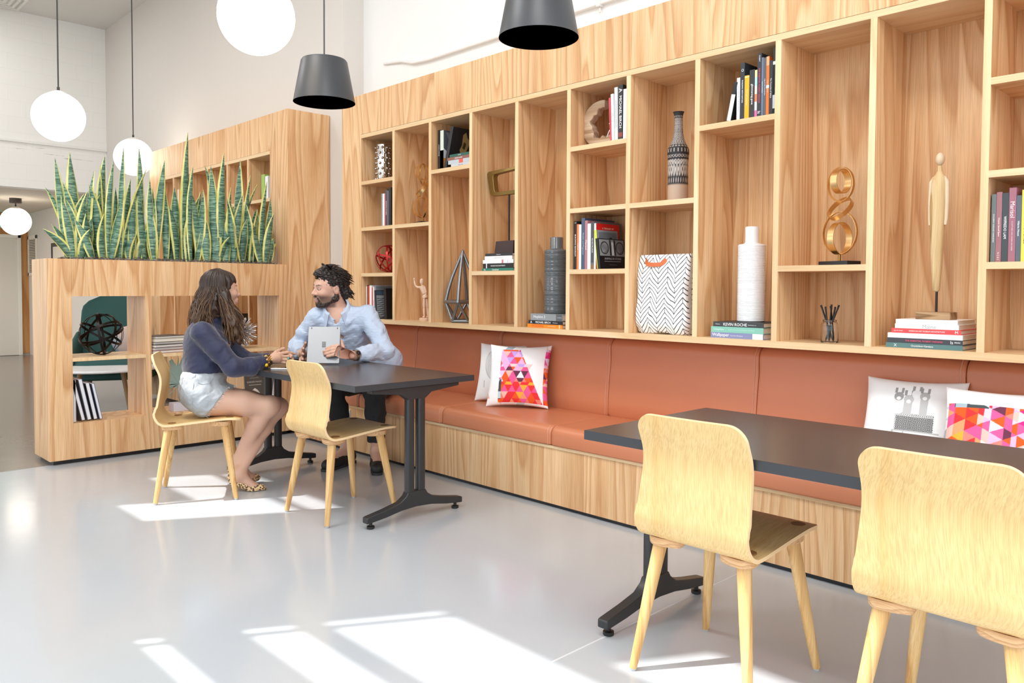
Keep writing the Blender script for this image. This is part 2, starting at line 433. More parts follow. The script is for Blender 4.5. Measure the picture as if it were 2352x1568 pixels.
# ------------------------------------------------------------------ planter room divider
pl = thing('planter_divider', 'low oak room divider with open cubbies and a planting trough on top', 'divider', (-6.23, -1.1, 0))
X0, X1, PY0, PY1 = -6.424, -6.034, -2.012, -.233
f = MB(); f.box(X0, X1, PY0, -1.862, .03, 1.415)
build('end_post', f, OAKZ, pl, bevel=.0015)
build('end_post', MB().box(X0, X1, -.313, PY1, .03, 1.415), OAKZ, pl, bevel=.0015)
build('base_rail', MB().box(X0, X1, -1.862, -.313, .03, .278), OAKZ, pl)
t = MB(); t.box(X1 - .022, X1, -1.862, -.313, 1.158, 1.415).box(X0, X0 + .022, -1.862, -.313, 1.158, 1.415).box(X0 + .022, X1 - .022, -1.862, -.313, 1.158, 1.19)
build('trough', t, OAKZ, pl)
build('divider', MB().box(X0, X1, -1.376, -1.334, .278, 1.158), OAKZ, pl, bevel=.001)
build('divider', MB().box(X0, X1, -.845, -.803, .278, 1.158), OAKZ, pl, bevel=.001)
for (a, b) in ((-1.862, -1.376), (-1.334, -.845), (-.803, -.313)): build('shelf', MB().box(X0, X1, a, b, .706, .731), EDGE, pl, bevel=.001)
build('toe_kick', MB().box(X0 + .03, X1 - .03, PY0 + .03, PY1, 0, .03), BLACK, pl)

# ------------------------------------------------------------------ banquette
bn = thing('banquette_bench', 'long built-in bench with tan leather seat and back cushions under the bookcase', 'bench', (-2.8, 0, 0))
build('base', MB().box(-5.9, .4, -.254, .33, .022, .345), OAKZ, bn)
build('lip', MB().box(-5.9, .4, -.262, .33, .336, .352), EDGEX, bn, bevel=.002)
build('toe_kick', MB().box(-5.9, .4, -.235, .3, 0, .022), BLACKTRIM, bn)
def arc(cx, cz, r, a0, a1, n): return [(cx + r*math.cos(a0 + (a1-a0)*i/n), cz + r*math.sin(a0 + (a1-a0)*i/n)) for i in range(n+1)]
seatp = [(.30, .353)] + arc(-.262, .363, .010, -PI/2, -PI, 3) + arc(-.225, .415, .047, PI, PI/2, 8) + [(-.1, .463), (.05, .464), (.2, .463), (.30, .460)]
backp = [(.365, .45), (.262, .452), (.250, .47), (.252, .55), (.262, .68), (.272, .8)] + arc(.338, .872, .064, PI, PI/2 + .1, 8) + [(.365, .938)]
def cushion(name, prof, x0, x1, parent):
    cy = sum(p[0] for p in prof)/len(prof); cz = sum(p[1] for p in prof)/len(prof)
    rings = []; n = len(prof)
    for x, ins in ((x0 + .0015, .016), (x0 + .003, .009), (x0 + .008, .004), (x0 + .02, .0015), (x0 + .05, 0), ((x0+x1)/2, -.002), (x1 - .05, 0), (x1 - .02, .0015), (x1 - .008, .004), (x1 - .003, .009), (x1 - .0015, .016)):
        ring = []
        for i, (y, z) in enumerate(prof):
            d = Vector((cy - y, cz - z)); d = d.normalized()*ins if d.length > 0 else d
            ring.append((x, y + d.x, z + d.y))
        rings.append(ring)
    o = build(name, MB().rings(rings), LEATHER, parent, smooth=50)
    s = MB()
    vis = prof[1:-1] if name == 'backrest_cushion' else prof[1:12]
    pts = [(x1 - .02, y - (.0012 if name == 'backrest_cushion' else .0012), z + (0 if name == 'backrest_cushion' else .0006)) for y, z in vis]
    s.tube(pts, .0016, 5)
    build('stitching', s, STITCH, o, smooth=60, world=False)
    return o
XS = [-5.89, -4.93, -3.969, -3.009, -2.049, -1.089, -.129, .39]
XB = [-5.89, -4.945, -3.985, -3.025, -2.05, -1.082, -.125, .39]
for i in range(len(XS) - 1): cushion('seat_cushion', seatp, XS[i], XS[i+1], bn)
for i in range(len(XB) - 1): cushion('backrest_cushion', backp, XB[i], XB[i+1], bn)
ol = thing('wall_outlet', 'black power outlet low on the wooden bench base behind a chair', 'outlet', (-5.355, -.256, .09))
build('cover_plate', MB().box(-5.385, -5.33, -.262, -.254, .04, .115), BLACK, ol, bevel=.002)
build('socket', MB().box(-5.375, -5.34, -.2635, -.262, .05, .105), mat('3a3b3d', .5), ol)
o2 = thing('wall_outlet', 'white power outlet high on the wooden bench base between the chairs', 'outlet', (-5.10, -.256, .25))
build('cover_plate', MB().box(-5.14, -5.06, -.262, -.254, .2, .315), mat('dfe3e8', .4), o2, bevel=.002)
build('socket', MB().box(-5.12, -5.08, -.2635, -.262, .22, .295), mat('c4cbd4', .4), o2)
# ------------------------------------------------------------------ tables
def make_table(label, x0, x1, y0, y1):
    cx, cy = (x0+x1)/2, (y0+y1)/2
    t = thing('cafe_table', label, 'table', (cx, cy, 0), group=None)
    hx, hy = (x1-x0)/2, (y1-y0)/2
    m = MB(); m.box(-hx+.0006, hx-.0006, -hy+.0006, hy-.0006, .739, .740, 0).box(-hx, hx, -hy, hy, .708, .739, 1)
    build('tabletop', m, [TABLETOP, TABLEEDGE], t, world=False, bevel=.0008)
    for s in (-1, 1):
        x = s*(hx - .032)
        lg = build('pedestal_leg', pedestal(x), BLACKM, t, world=False, smooth=35, bevel=.004)
        for yy in (-.28, .28): build('glide', MB().lathe([(.009, .03), (.009, .016), (.02, .014), (.02, .003), (.016, 0)][::-1], 14, (x, yy, 0)), BLACK, lg, world=False, smooth=40)
    return t
def pedestal(x):
    m = MB()
    for yy in (-.036, .036):
        n = 20; ring = []
        for k in range(n):
            a = 2*PI*k/n; c, s = math.cos(a), math.sin(a)
            ring.append((x + .019*math.copysign(abs(c)**.5, c), yy + .024*math.copysign(abs(s)**.5, s)))
        m.rings([[(p[0], p[1], z) for p in ring] for z in (.09, .68)])
    up = [(-.315, .062), (-.3, .066), (-.2, .083), (-.11, .103), (-.07, .13), (-.058, .15), (.058, .15), (.07, .13), (.11, .103), (.2, .083), (.3, .066), (.315, .062)]
    lo = [(.315, .032), (.3, .032), (.2, .043), (.1, .06), (0, .066), (-.1, .06), (-.2, .043), (-.3, .032), (-.315, .032)]
    poly = up + lo
    M = Matrix(((0, 0, 1, x), (1, 0, 0, 0), (0, 1, 0, 0), (0, 0, 0, 1)))
    m.prism(poly, -.022, .022, 0, M)
    m.prism([(-.29, .708), (-.29, .69), (-.1, .67), (-.058, .64), (.058, .64), (.1, .67), (.29, .69), (.29, .708)], -.02, .02, 0, M)
    return m
t1 = make_table('long black table the man and the woman are sitting at', -4.985, -3.345, -1.326, -.541)
t2 = make_table('black table in the foreground, behind the two empty wooden chairs', -1.787, -.147, -1.408, -.64)

# ------------------------------------------------------------------ chairs (local +Y is the way the sitter faces)
PROF = [(-.244, .838), (-.238, .815), (-.230, .79), (-.217, .76), (-.206, .733), (-.200, .70), (-.201, .671), (-.204, .645), (-.208, .623), (-.214, .59), (-.220, .552), (-.225, .525), (-.2255, .504), (-.221, .485), (-.213, .469), (-.203, .456), (-.190, .446), (-.175, .439), (-.158, .436), (-.12, .437), (-.08, .441), (0, .449), (.08, .456), (.15, .461), (.2, .461), (.23, .457), (.244, .452)]
def catmull(P, k=3):
    out = []
    for i in range(len(P) - 1):
        p0, p1, p2, p3 = P[max(i-1, 0)], P[i], P[i+1], P[min(i+2, len(P)-1)]
        for j in range(k):
            t = j/k
            out.append(tuple(.5*((2*p1[d]) + (-p0[d]+p2[d])*t + (2*p0[d]-5*p1[d]+4*p2[d]-p3[d])*t*t + (-p0[d]+3*p1[d]-3*p2[d]+p3[d])*t**3) for d in range(len(p1))))
    out.append(tuple(P[-1])); return out
def make_chair(label):
    t = thing('plywood_chair', label, 'chair', (0, 0, 0), group=None)
    P = catmull(PROF, 2); n = len(P)
    S = [0]
    for i in range(1, n): S.append(S[-1] + math.dist(P[i], P[i-1]))
    L = S[-1]
    def halfw(s):
        # half width along the bent sheet: back narrower, rounded corners at both ends
        w = .189 + .012*min(1, s/.42) - .003*math.exp(-((s - .2)/.1)**2)
        for d, r in ((s, .055), (L - s, .045)):
            if d < r: w -= r - math.sqrt(max(0, r*r - (r-d)**2))
        return w
    fine = []
    for i in range(n - 1):
        k = 5 if (S[i] < .07 or S[i] > L - .06) else 1
        for j in range(k):
            q = j/k; fine.append((P[i][0]+(P[i+1][0]-P[i][0])*q, P[i][1]+(P[i+1][1]-P[i][1])*q, S[i]+(S[i+1]-S[i])*q))
    fine.append((P[-1][0], P[-1][1], L))
    cols = 17; V = []; F = []; mi = []
    N = len(fine); th = .012
    for layer in (0, 1):
        for i, (y, z, s) in enumerate(fine):
            a = fine[max(i-1, 0)]; b = fine[min(i+1, N-1)]
            ty, tz = b[0]-a[0], b[1]-a[1]; q = math.hypot(ty, tz); ny, nz = -tz/q, ty/q   # towards the sitter
            if ny*1 + nz*1 < 0 and False: ny, nz = -ny, -nz
            w = max(halfw(s), .002)
            for c in range(cols):
                x = -w + 2*w*c/(cols-1)
                dish = .010*(x/.19)**2 if s < .3 else .004*(x/.19)**2
                dish *= (1 if s < .3 else 1)
                V.append((x, y + ny*(th*layer + (dish if s < .33 else 0)), z + nz*(th*layer)))
    off = N*cols
    for i in range(N-1):
        for c in range(cols-1):
            a = i*cols + c
            vert = fine[i][2] < .40
            F.append((a, a+cols, a+cols+1, a+1)); mi.append(0 if vert else 1)
            F.append((off+a, off+a+1, off+a+cols+1, off+a+cols)); mi.append(0 if vert else 1)
    for i in range(N-1):
        a = i*cols; F.append((a, off+a, off+a+cols, a+cols)); mi.append(2)
        a = i*cols + cols-1; F.append((a, a+cols, off+a+cols, off+a)); mi.append(2)
    for c in range(cols-1):
        F.append((c, c+1, off+c+1, off+c)); mi.append(2)
        a = (N-1)*cols + c; F.append((a, off+a, off+a+1, a+1)); mi.append(2)
    mb = MB(); mb.v = V; mb.f = F; mb.m = mi
    build('seat_shell', mb, [PLY, PLYY, PLYEDGE], t, world=False, smooth=35)
    for sx in (-1, 1):
        for sy in (-1, 1):
            foot = Vector((sx*.205, sy*.215, .008)); top = Vector((sx*.148, sy*.150, .425))
            if sy < 0: top.z = .418
            else: top.z = .43
            lg = build('leg', MB().tube([foot, foot.lerp(top, .05), foot.lerp(top, .6), top], [.0125, .0135, .0195, .0225], 20), LEGW, t, world=False, smooth=50)
            build('glide', MB().lathe([(.009, 0), (.0105, .002), (.0105, .009)], 14, (foot.x, foot.y, 0)), mat('b9bcc0', .4), lg, world=False, smooth=40)
            # layered wooden block between leg and seat
            zt = top.z; ring = []
            blk = MB()
            for z, k in ((zt - .004, .92), (zt, 1.0), (zt + .016, 1.06), (zt + .022, 1.02)):
                r = []
                for q in range(28):
                    a = 2*PI*q/28; c, s = math.cos(a), math.sin(a)
                    ex = .034*k*c - sx*(.02 if c*sx < 0 else 0)*abs(c)*2.2; ey = .034*k*s - sy*(.02 if s*sy < 0 else 0)*abs(s)*2.2
                    r.append((top.x + ex, top.y + ey, z))
                ring.append(r)
            build('leg_block', blk.rings(ring), LAYER, t, world=False, smooth=40)
            zz = .4625 + (.002 if sy > 0 else -.0115)
            px, py = sx*.152, sy*.16
            zz = .4435 + .0126 if sy < 0 else .4605 + .0126
            if sy < 0: zz = .4505
            build('plug', MB().lathe([(.0225, -.004), (.0225, .0012), (.0215, .0018)], 22, (px, py + (.03 if sy < 0 else .02), zz + (0 if sy > 0 else .0)), 0), mat('8a6234', .5), t, world=False, smooth=30)
    return t
ch = make_chair('plywood chair with the woman in denim shorts sitting on it')
ch.location = (-4.655, -1.56, 0); ch.rotation_euler = (0, 0, -math.atan2(.464, .886))
dup(ch, 'empty plywood chair tucked under the long side of the couple\'s table', (-3.748, -1.155, 0), (0, 0, math.radians(.6)))
dup(ch, 'empty plywood chair at the near black table, left of the cut-off one', (-1.331, -1.235, 0), (0, 0, 0))
dup(ch, 'plywood chair cut off by the right edge of the photo', (-.637, -1.24, 0), (0, 0, 0))

# ------------------------------------------------------------------ pendant lamps
def glow(name, c, s):
    t = NT(name); t.set(Base_Color=(.9, .9, .9, 1), Roughness=.3)
    t.b.inputs['Emission Color'].default_value = lin(c); t.b.inputs['Emission Strength'].default_value = s
    return t.mat
GLOBE = glow('opal_glass_lit', 'fff3e2', 5.0)
CORD = mat('3b3b3d', .5)
def globe(label, x, y, z, ztop, r=.2, canopy=True):
    g = thing('globe_pendant', label, 'lamp', (x, y, z), group='round white pendant lamps')
    prof = [(r*math.sin(PI*i/24), -r*math.cos(PI*i/24)) for i in range(1, 22)]
    build('globe_shade', MB().lathe(prof, 40), GLOBE, g, world=False, smooth=60)
    build('cap', MB().lathe([(.001, .215), (.02, .215), (.045, .205), (.085, .183), (.08, .178)][::-1], 32), mat('f2f0ee', .4), g, world=False, smooth=40)
    build('cord', MB().tube([(0, 0, .23), (0, 0, ztop - z)], .006, 8).lathe([(.011, .213), (.011, .243), (.006, .248)], 14), CORD, g, world=False, smooth=40)
    build('canopy', MB().lathe([(.075, ztop - z - .07), (.078, ztop - z - .066), (.078, ztop - z)], 28), mat('3a302c', .45), g, world=False, smooth=40)
globe('large round white lamp cut off by the top of the photo', -4.038, -1.488, 2.672, CH)
globe('round white lamp hanging in front of the painted block wall', -7.372, -1.58, 2.625, CH)
globe('round white lamp half hidden behind the snake plant tips', -9.243, -.36, 2.65, CH)
globe('small round white lamp under the low ceiling at far left', -13.4, -.60, 2.165, 2.5)
SHADE = mat('3e4044', .42, .15); SHADEIN = mat('17171a', .5)
def cone(label, x, y, z, lit):
    g = thing('cone_pendant', label, 'lamp', (x, y, z), group='black cone pendant lamps')
    build('lamp_shade', MB().lathe([(.18, 0), (.135, .238), (.128, .248), (.02, .25)], 48).lathe([(.0185, .246), (.127, .243), (.132, .236), (.177, .001), (.18, 0)], 48, mat=1), [SHADE, SHADEIN if not lit else mat('3b2a20', .5)], g, world=False, smooth=50)  # inside of the lit lamp is browner: bulb glow put into its colour
    build('bulb', MB().lathe([(.001, .045), (.03, .052), (.055, .08), (.055, .11), (.03, .15), (.02, .2), (.02, .24)], 24), glow('warm_bulb', 'ffb878', 2.5) if lit else mat('e9e4e2', .3), g, world=False, smooth=60)
    build('cord', MB().tube([(0, 0, .25), (0, 0, CH - z)], .0045, 8), CORD, g, world=False)
cone('black cone lamp with a warm glow, in front of the second bookcase', -4.174, -.997, 2.318, True)
kl = bpy.data.lights.new('bulb_light', 'POINT'); kl.energy = 2.5; kl.color = (1, .72, .45); kl.shadow_soft_size = .03
ko = bpy.data.objects.new('bulb_light', kl); COL.objects.link(ko); ko.location = (-4.174, -.997, 2.345)
cone('black cone lamp cut off by the top of the photo, bulb showing inside', -2.512, -.897, 2.352, False)
# ------------------------------------------------------------------ books
def book(label, w, h, d, cover, loc, group, tilt=0, turn=0, lying=False, title=None, tcol='ffffff', tl=.6, th=.5, bands=(), extra=(), front=None, page=PAGES, crough=.45, M=None, base=(0, 0, 0)):
    """w thickness, h spine height, d depth; upright: spine faces -Y.  lying: spine along X, root at its right end"""
    if M is None:
        if lying: Rm = Matrix(((0, 0, -1), (0, 1, 0), (1, 0, 0))).to_4x4()
        else: Rm = Matrix.Rotation(tilt, 4, 'Y')
        M = Matrix.Translation(loc) @ Matrix.Rotation(turn, 4, 'Z') @ Rm
    t = thing('book', label, 'book', group=group, M=M)
    mats = [mat(cover, crough), mat(tcol, .5)]; k = .0025
    m = MB(); m.box(0, k, 0, d, 0, h).box(w - k, w, 0, d, 0, h).box(k, w - k, 0, k, 0, h)
    Ms = Matrix(((0, 1, 0, w/2), (0, 0, -1, 0), (-1, 0, 0, h/2), (0, 0, 0, 1)))
    def spine_text(body, f0, f1, hh, mi):   # f0..f1 along the reading direction, 0 = top of the spine
        m.text(body, Ms @ Matrix.Translation(((f0 + f1)/2*h - h/2, 0, 0)), (f1 - f0)*h, hh*w, mi, .0004)
    for (f0, f1, c) in bands:
        mats.append(mat(c, crough)); m.box(.0001, w - .0001, -.0003, .001, h*(1 - f1), h*(1 - f0), len(mats) - 1)
    if title: spine_text(title, .5 - tl/2, .5 + tl/2, th, 1)
    for (body, f0, f1, hh, c) in extra:
        mats.append(mat(c, .5)); spine_text(body, f0, f1, hh, len(mats) - 1)
    if front:
        Mf = Matrix(((0, 0, 1, w), (1, 0, 0, d/2), (0, 1, 0, h/2), (0, 0, 0, 1)))
        for item in front:
            if item[0] == 'r':
                _, x0, x1, y0, y1, c = item; mats.append(mat(c, .5))
                m.add([(w + .0003, d*x0, h*y0), (w + .0003, d*x1, h*y0), (w + .0003, d*x1, h*y1), (w + .0003, d*x0, h*y1)], [(0, 1, 2, 3)], len(mats) - 1)
            elif item[0] == 'p':
                _, pts, c = item; mats.append(mat(c, .5))
                m.add([(w + .0006, d*a, h*b) for a, b in pts], [tuple(range(len(pts)))], len(mats) - 1)
            else:
                _, body, cx, cy, ll, hh, c = item; mats.append(mat(c, .5))
                m.text(body, Mf @ Matrix.Translation((d*(cx - .5), h*(cy - .5), 0)), d*ll, h*hh, len(mats) - 1, .0009)
    build('cover', m, mats, t, world=False)
    build('page_block', MB().box(k, w - k, k, d - .004, .0025, h - .0025), page, t, world=False)
    return t
Y0 = .03
# -- column above the man: middle shelf and bottom
g = 'books on the second shelf of the leftmost column'
for lab, x, w, zt, c, kw in (('thin grey paperback at the left end beside a white one', -5.10, .016, 1.948, '8d9092', {}), ('white book with a red back edge stripe', -5.083, .024, 1.946, 'f0f0f2', dict(bands=[(0, 1, 'f0f0f2')])), ('slim red book between the white and the grey one', -5.058, .010, 1.940, 'd8505c', {}),
                             ('dark grey book with white spine lettering', -5.046, .022, 1.972, '4a4a50', dict(title='BUILDING STORIES', tl=.6, th=.4)), ('purple grey book near the divider', -5.023, .018, 1.965, '6d6474', {}), ('tallest black book against the divider', -5.004, .030, 1.986, '1c1c20', {})):
    book(lab + ', shelf above the man', w, zt - 1.695, .2, c, (x, .05, 1.695), g, **kw)
g = 'books at the bottom of the leftmost column'
for lab, x, w, zt, c, kw in (('narrow white book at the left end', -5.300, .013, 1.236, 'efefef', {}), ('dark purple book second from the left end', -5.286, .012, 1.247, '3a2c3c', {}), ('orange red book', -5.273, .018, 1.242, 'e0532e', {}), ('thick white book', -5.254, .030, 1.245, 'f2f2f2', {}),
                             ('slim red book', -5.223, .014, 1.228, 'c8303c', {}), ('white book with small orange lettering', -5.208, .018, 1.231, 'f0eeee', dict(title='DESIGN', tcol='e07038', tl=.3)), ('large grey book with its cover showing', -5.189, .022, 1.239, '7d858c', {})):
    book(lab + ', behind the man\'s shoulder', w, zt - .985, .22, c, (x, .045, .985), g, **kw)
book('leaning black and white book with a rippled line pattern cover', .016, .222, .17, '30353b', (-5.148, .03, .985), g, tilt=-.10, front=[('r', .04, .96, .04, .82, '9a9da0')] + [('p', [(.06 + .88*i/12, .06 + .07*j + .012*math.sin(i*1.3 + j*2.1)) for i in range(13)] + [(.06 + .88*i/12, .082 + .07*j + .012*math.sin(i*1.3 + j*2.1 + .5)) for i in range(12, -1, -1)], '33373c') for j in range(10)] + [('r', .04, .96, .84, .97, '46546a')])
book('black book with white letters on its cover, beside the rippled one', .03, .236, .19, '141416', (-5.06, .05, .985), g, tilt=-.05, front=[('t', 'SOL', .6, .25, .6, .12, 'e6e6e6'), ('r', .4, .9, .1, .115, '8a8a8a')])
# -- third column, top shelf
g = 'books on the top shelf of the third column'
book('slim black book at the left end of the third column\'s top shelf', .024, .283, .21, '1f2022', (-4.41, .05, 2.053), g, title='URBAN HOUSE', tl=.45, th=.35)
book('orange and cream book with a grey photo cover, next to the slim black book', .036, .276, .22, 'ecb24a', (-4.383, .05, 2.053), g, bands=[(0, .99, 'd9e3da'), (.5, 1, 'e8941c')], front=[('r', 0, 1, .3, 1, '55585c'), ('r', 0, 1, 0, .3, 'e8941c'), ('p', [(0, .55), (.45, .3), (0, .3)], 'd8d8da'), ('p', [(.1, .95), (.3, .98), (.5, .6), (.35, .55)], '7c8084'), ('p', [(.6, .95), (.9, .9), (.8, .6), (.65, .7)], '34373a')])
book('large dark art book leaning right with a carved figure on its cover', .03, .30, .24, '1d1b20', (-4.335, .04, 2.053), g, tilt=.27, front=[('p', [(.40, .85), (.50, .92), (.58, .80), (.72, .72), (.66, .58), (.60, .45), (.66, .30), (.52, .22), (.46, .35), (.36, .5), (.42, .62)], 'a98e5c'), ('p', [(.48, .70), (.58, .66), (.54, .52), (.44, .56)], '4a3c28'), ('r', .62, .96, .8, .92, '2f2228'), ('r', .66, .92, .885, .895, 'b9a890')])
z = 2.053
for lab, w, x1, hh, c, kw in (('silver book at the bottom of the small flat stack under the leaning art book', .022, -4.03, .20, 'c4c8ce', dict(title='Color Aid', tcol='50545c', tl=.5, th=.4)), ('grey white book with a red block, in the flat stack under the leaning art book', .026, -4.03, .23, 'b9c2c8', dict(bands=[(.5, .68, 'e05a4a')])),
                              ('brown red book in the flat stack under the leaning art book', .020, -4.03, .24, '8d5a4c', dict(title='DESIGN RIVERS', tl=.8, th=.4)), ('dark green book on top of the flat stack under the leaning art book', .018, -4.035, .21, '1f5a4c', dict(title='Landscape', tl=.6, th=.4))):
    book(lab, w, hh, .17, c, (x1, .02, z), g, lying=True, **kw); z += w + .0005
# -- fourth column
g = 'flat stack under the brass frame sculpture'; z = 1.340
for lab, w, hh, c, kw in (('green book at the bottom of the stack under the brass frame sculpture', .018, .298, '2c7a68', dict(extra=[('Chanticleer', .3, .58, .55, 'ffffff'), ('N', .06, .12, .7, 'e8f0ec')], tcol='ffffff')),
                          ('black book with white lettering in the stack under the brass frame sculpture', .031, .288, '1b1a1c', dict(title='ANCIENT ENCHANTMENTS', tl=.62, th=.25, bands=[(.1, .14, 'c8c8cc')])),
                          ('white book with a small red square in the stack under the brass frame sculpture', .023, .290, 'f2f2f2', dict(bands=[(.63, .68, 'd06878')], extra=[('2', .8, .85, .5, '505050')])),
                          ('plain white book in the stack under the brass frame sculpture', .024, .262, 'ececec', dict(title='a handbook of garden houses', tcol='9a9a9a', tl=.6, th=.3)),
                          ('thin black book on top of the stack under the brass frame sculpture', .017, .256, '2a2a2c', dict(title='Philip Johnson', tl=.5, th=.4))):
    book(lab, w, hh, .2, c, (-3.632 if hh > .27 else -3.642, .04, z), g, lying=True, **kw); z += w + .0004
ZB4 = z
# -- fifth column
g = 'flat stack under the grey vase'; z = .985
for lab, w, hh, c, kw in (('orange book at the bottom of the stack under the grey vase', .0225, .296, 'f08a1c', dict(extra=[('MODERN', .1, .5, .75, 'c8441c'), ('mexican landscape', .55, .85, .35, 'fbe0b8')], bands=[(.9, .93, 'fbd9a0')])),
                          ('black book with a white mountain mark, middle of the stack under the grey vase', .0225, .286, '1e1c22', dict(extra=[('MICHAEL BIRCH', .18, .68, .55, 'ffffff'), ('A', .03, .13, .7, 'ffffff'), ('Mt. Burns', .72, .86, .3, 'dddddd')])),
                          ('grey book on top of the stack under the grey vase', .041, .268, '8f9396', dict(extra=[('Hopkins 3', .1, .46, .62, 'f4f4f4'), ('A PHAIDON', .83, .97, .25, 'dddddd')], bands=[(.80, .985, '5b5f63')]))):
    book(lab, w, hh, .22, c, (-3.206, .04, z), g, lying=True, **kw); z += w + .0004
ZB5 = z
# -- sixth column, top shelf
g = 'books beside the carved wood arc'
for lab, x, w, zt, c, kw in (('thin pink red book leaning beside the carved wood arc', -2.846, .008, 2.30, 'e84a5c', dict(tilt=-.05)), ('white book with faint Maine lettering beside the carved wood arc', -2.834, .018, 2.318, 'f0f0ee', dict(title='Maine', tcol='a8a8a8', tl=.2, th=.8, tilt=-.04)), ('light grey book next to the black one beside the carved wood arc', -2.813, .022, 2.35, 'd5d7d8', dict(title='SCANDINAVIAN DESIGN', tcol='a2a6aa', tl=.5, tilt=-.02)),
                             ('black book with a white peak and large white letters beside the carved wood arc', -2.789, .029, 2.358, '26262a', dict(extra=[('MICHAEL BIRCH', .2, .78, .62, 'ffffff'), ('A', .03, .17, .8, 'ffffff')], bands=[(.86, .94, '8c3a34')])), ('white book against the divider beside the carved wood arc', -2.755, .024, 2.33, 'eef0f4', {})):
    book(lab, w, zt - 2.053, .21, c, (x, .03, 2.053), g, **kw)
# -- sixth column, lower shelf
g = 'books beside the red quilt book'
for lab, x, w, zt, c, kw in (('black book with BUILDING SEAGRAM on its spine', -3.102 - .004, .021, 1.622, '242426', dict(title='BUILDING SEAGRAM', tl=.45, th=.5, extra=[('1', .02, .05, .6, 'eeeeee')])), ('orange paperback next to the black BUILDING SEAGRAM book', -3.084, .015, 1.604, 'f08040', dict(title='PREFAB', tcol='fbe0c8', tl=.3)), ('white book between the orange paperback and the tall navy book', -3.068, .018, 1.601, 'f0f0f4', {}),
                             ('tall navy blue book, tallest on its shelf', -3.049, .026, 1.637, '47566c', dict(title='Models and Magazines', tcol='b8c4d0', tl=.6, th=.5, d=.27)), ('dusty pink book next to the tall navy book', -3.022, .019, 1.622, 'b27880', dict(title='Marisol', tcol='f2dede', tl=.25, th=.7, d=.27)), ('white book between the dusty pink and grey books', -3.002, .024, 1.603, 'f2f0ee', {}),
                             ('grey book with a dark strip left of the red quilt book', -2.977, .024, 1.612, '6a6c70', dict(bands=[(0, .86, '4a4c50'), (.9, 1, '8c6a44')], title='Gordon Bunshaft', tl=.5, th=.35, d=.25))):
    dd = kw.pop('d', .22); book(lab, w, zt - 1.340, dd, c, (x, .025, 1.340), g, **kw)
book('red book titled A Treasury of Amish Quilts, cover showing', .014, .262, .21, 'dd1d1a', (-2.952, .025, 1.340), g, front=[('t', 'A TREASURY OF', .5, .9, .5, .06, 'fff0d0'), ('t', 'AMISH QUILTS', .52, .8, .82, .1, 'fff0d0'), ('r', .1, .9, .08, .62, '22262c')], bands=[(0, 1, 'f4f2f0')])
book('lime green edged book with a portrait cover leaning on the red quilt book', .017, .222, .19, 'd5dc3a', (-2.925, .02, 1.342), g, tilt=-.11, front=[('r', 0, 1, 0, 1, '8f9298'), ('r', .1, .95, .1, .95, '4b4648'), ('p', [(.52, .68), (.58, .8), (.70, .82), (.74, .7), (.68, .6), (.56, .6)], '1c1818'), ('p', [(.58, .62), (.6, .72), (.69, .72), (.7, .62), (.64, .56)], 'cda79c')])
o = book('black book titled Animals in Stone with a carved facade on its cover', .018, .172, .24, '151416', (-2.902, .0, 1.342), g, tilt=-.12, front=[('r', .03, .97, .42, .97, '8e8e90'), ('p', [(.41, .43), (.41, .96), (.47, .96), (.47, .43)], '2a2a2c'), ('p', [(.58, .43), (.58, .96), (.64, .96), (.64, .43)], '2a2a2c'), ('p', [(.22 + .16*math.cos(a*PI/8), .69 + .22*math.sin(a*PI/8)) for a in range(16)], '39393b'), ('p', [(.22 + .13*math.cos(a*PI/8), .69 + .18*math.sin(a*PI/8)) for a in range(16)], 'a6a6a8'), ('p', [(.8 + .16*math.cos(a*PI/8), .69 + .22*math.sin(a*PI/8)) for a in range(16)], '39393b'), ('p', [(.8 + .13*math.cos(a*PI/8), .69 + .18*math.sin(a*PI/8)) for a in range(16)], 'a0a0a2'), ('p', [(.48, .45), (.5, .75), (.485, .85), (.525, .92), (.565, .85), (.55, .75), (.57, .45)], 'd8d8d8'), ('t', 'ANIMALS IN STONE', .5, .33, .7, .07, 'b8b8ba'), ('r', .18, .8, .23, .245, '9a9a9c'), ('r', .35, .65, .12, .13, '77777a')])
book('dark maroon book behind the Animals in Stone book, against the divider', .012, .205, .2, '44232e', (-2.735, .06, 1.340), g)
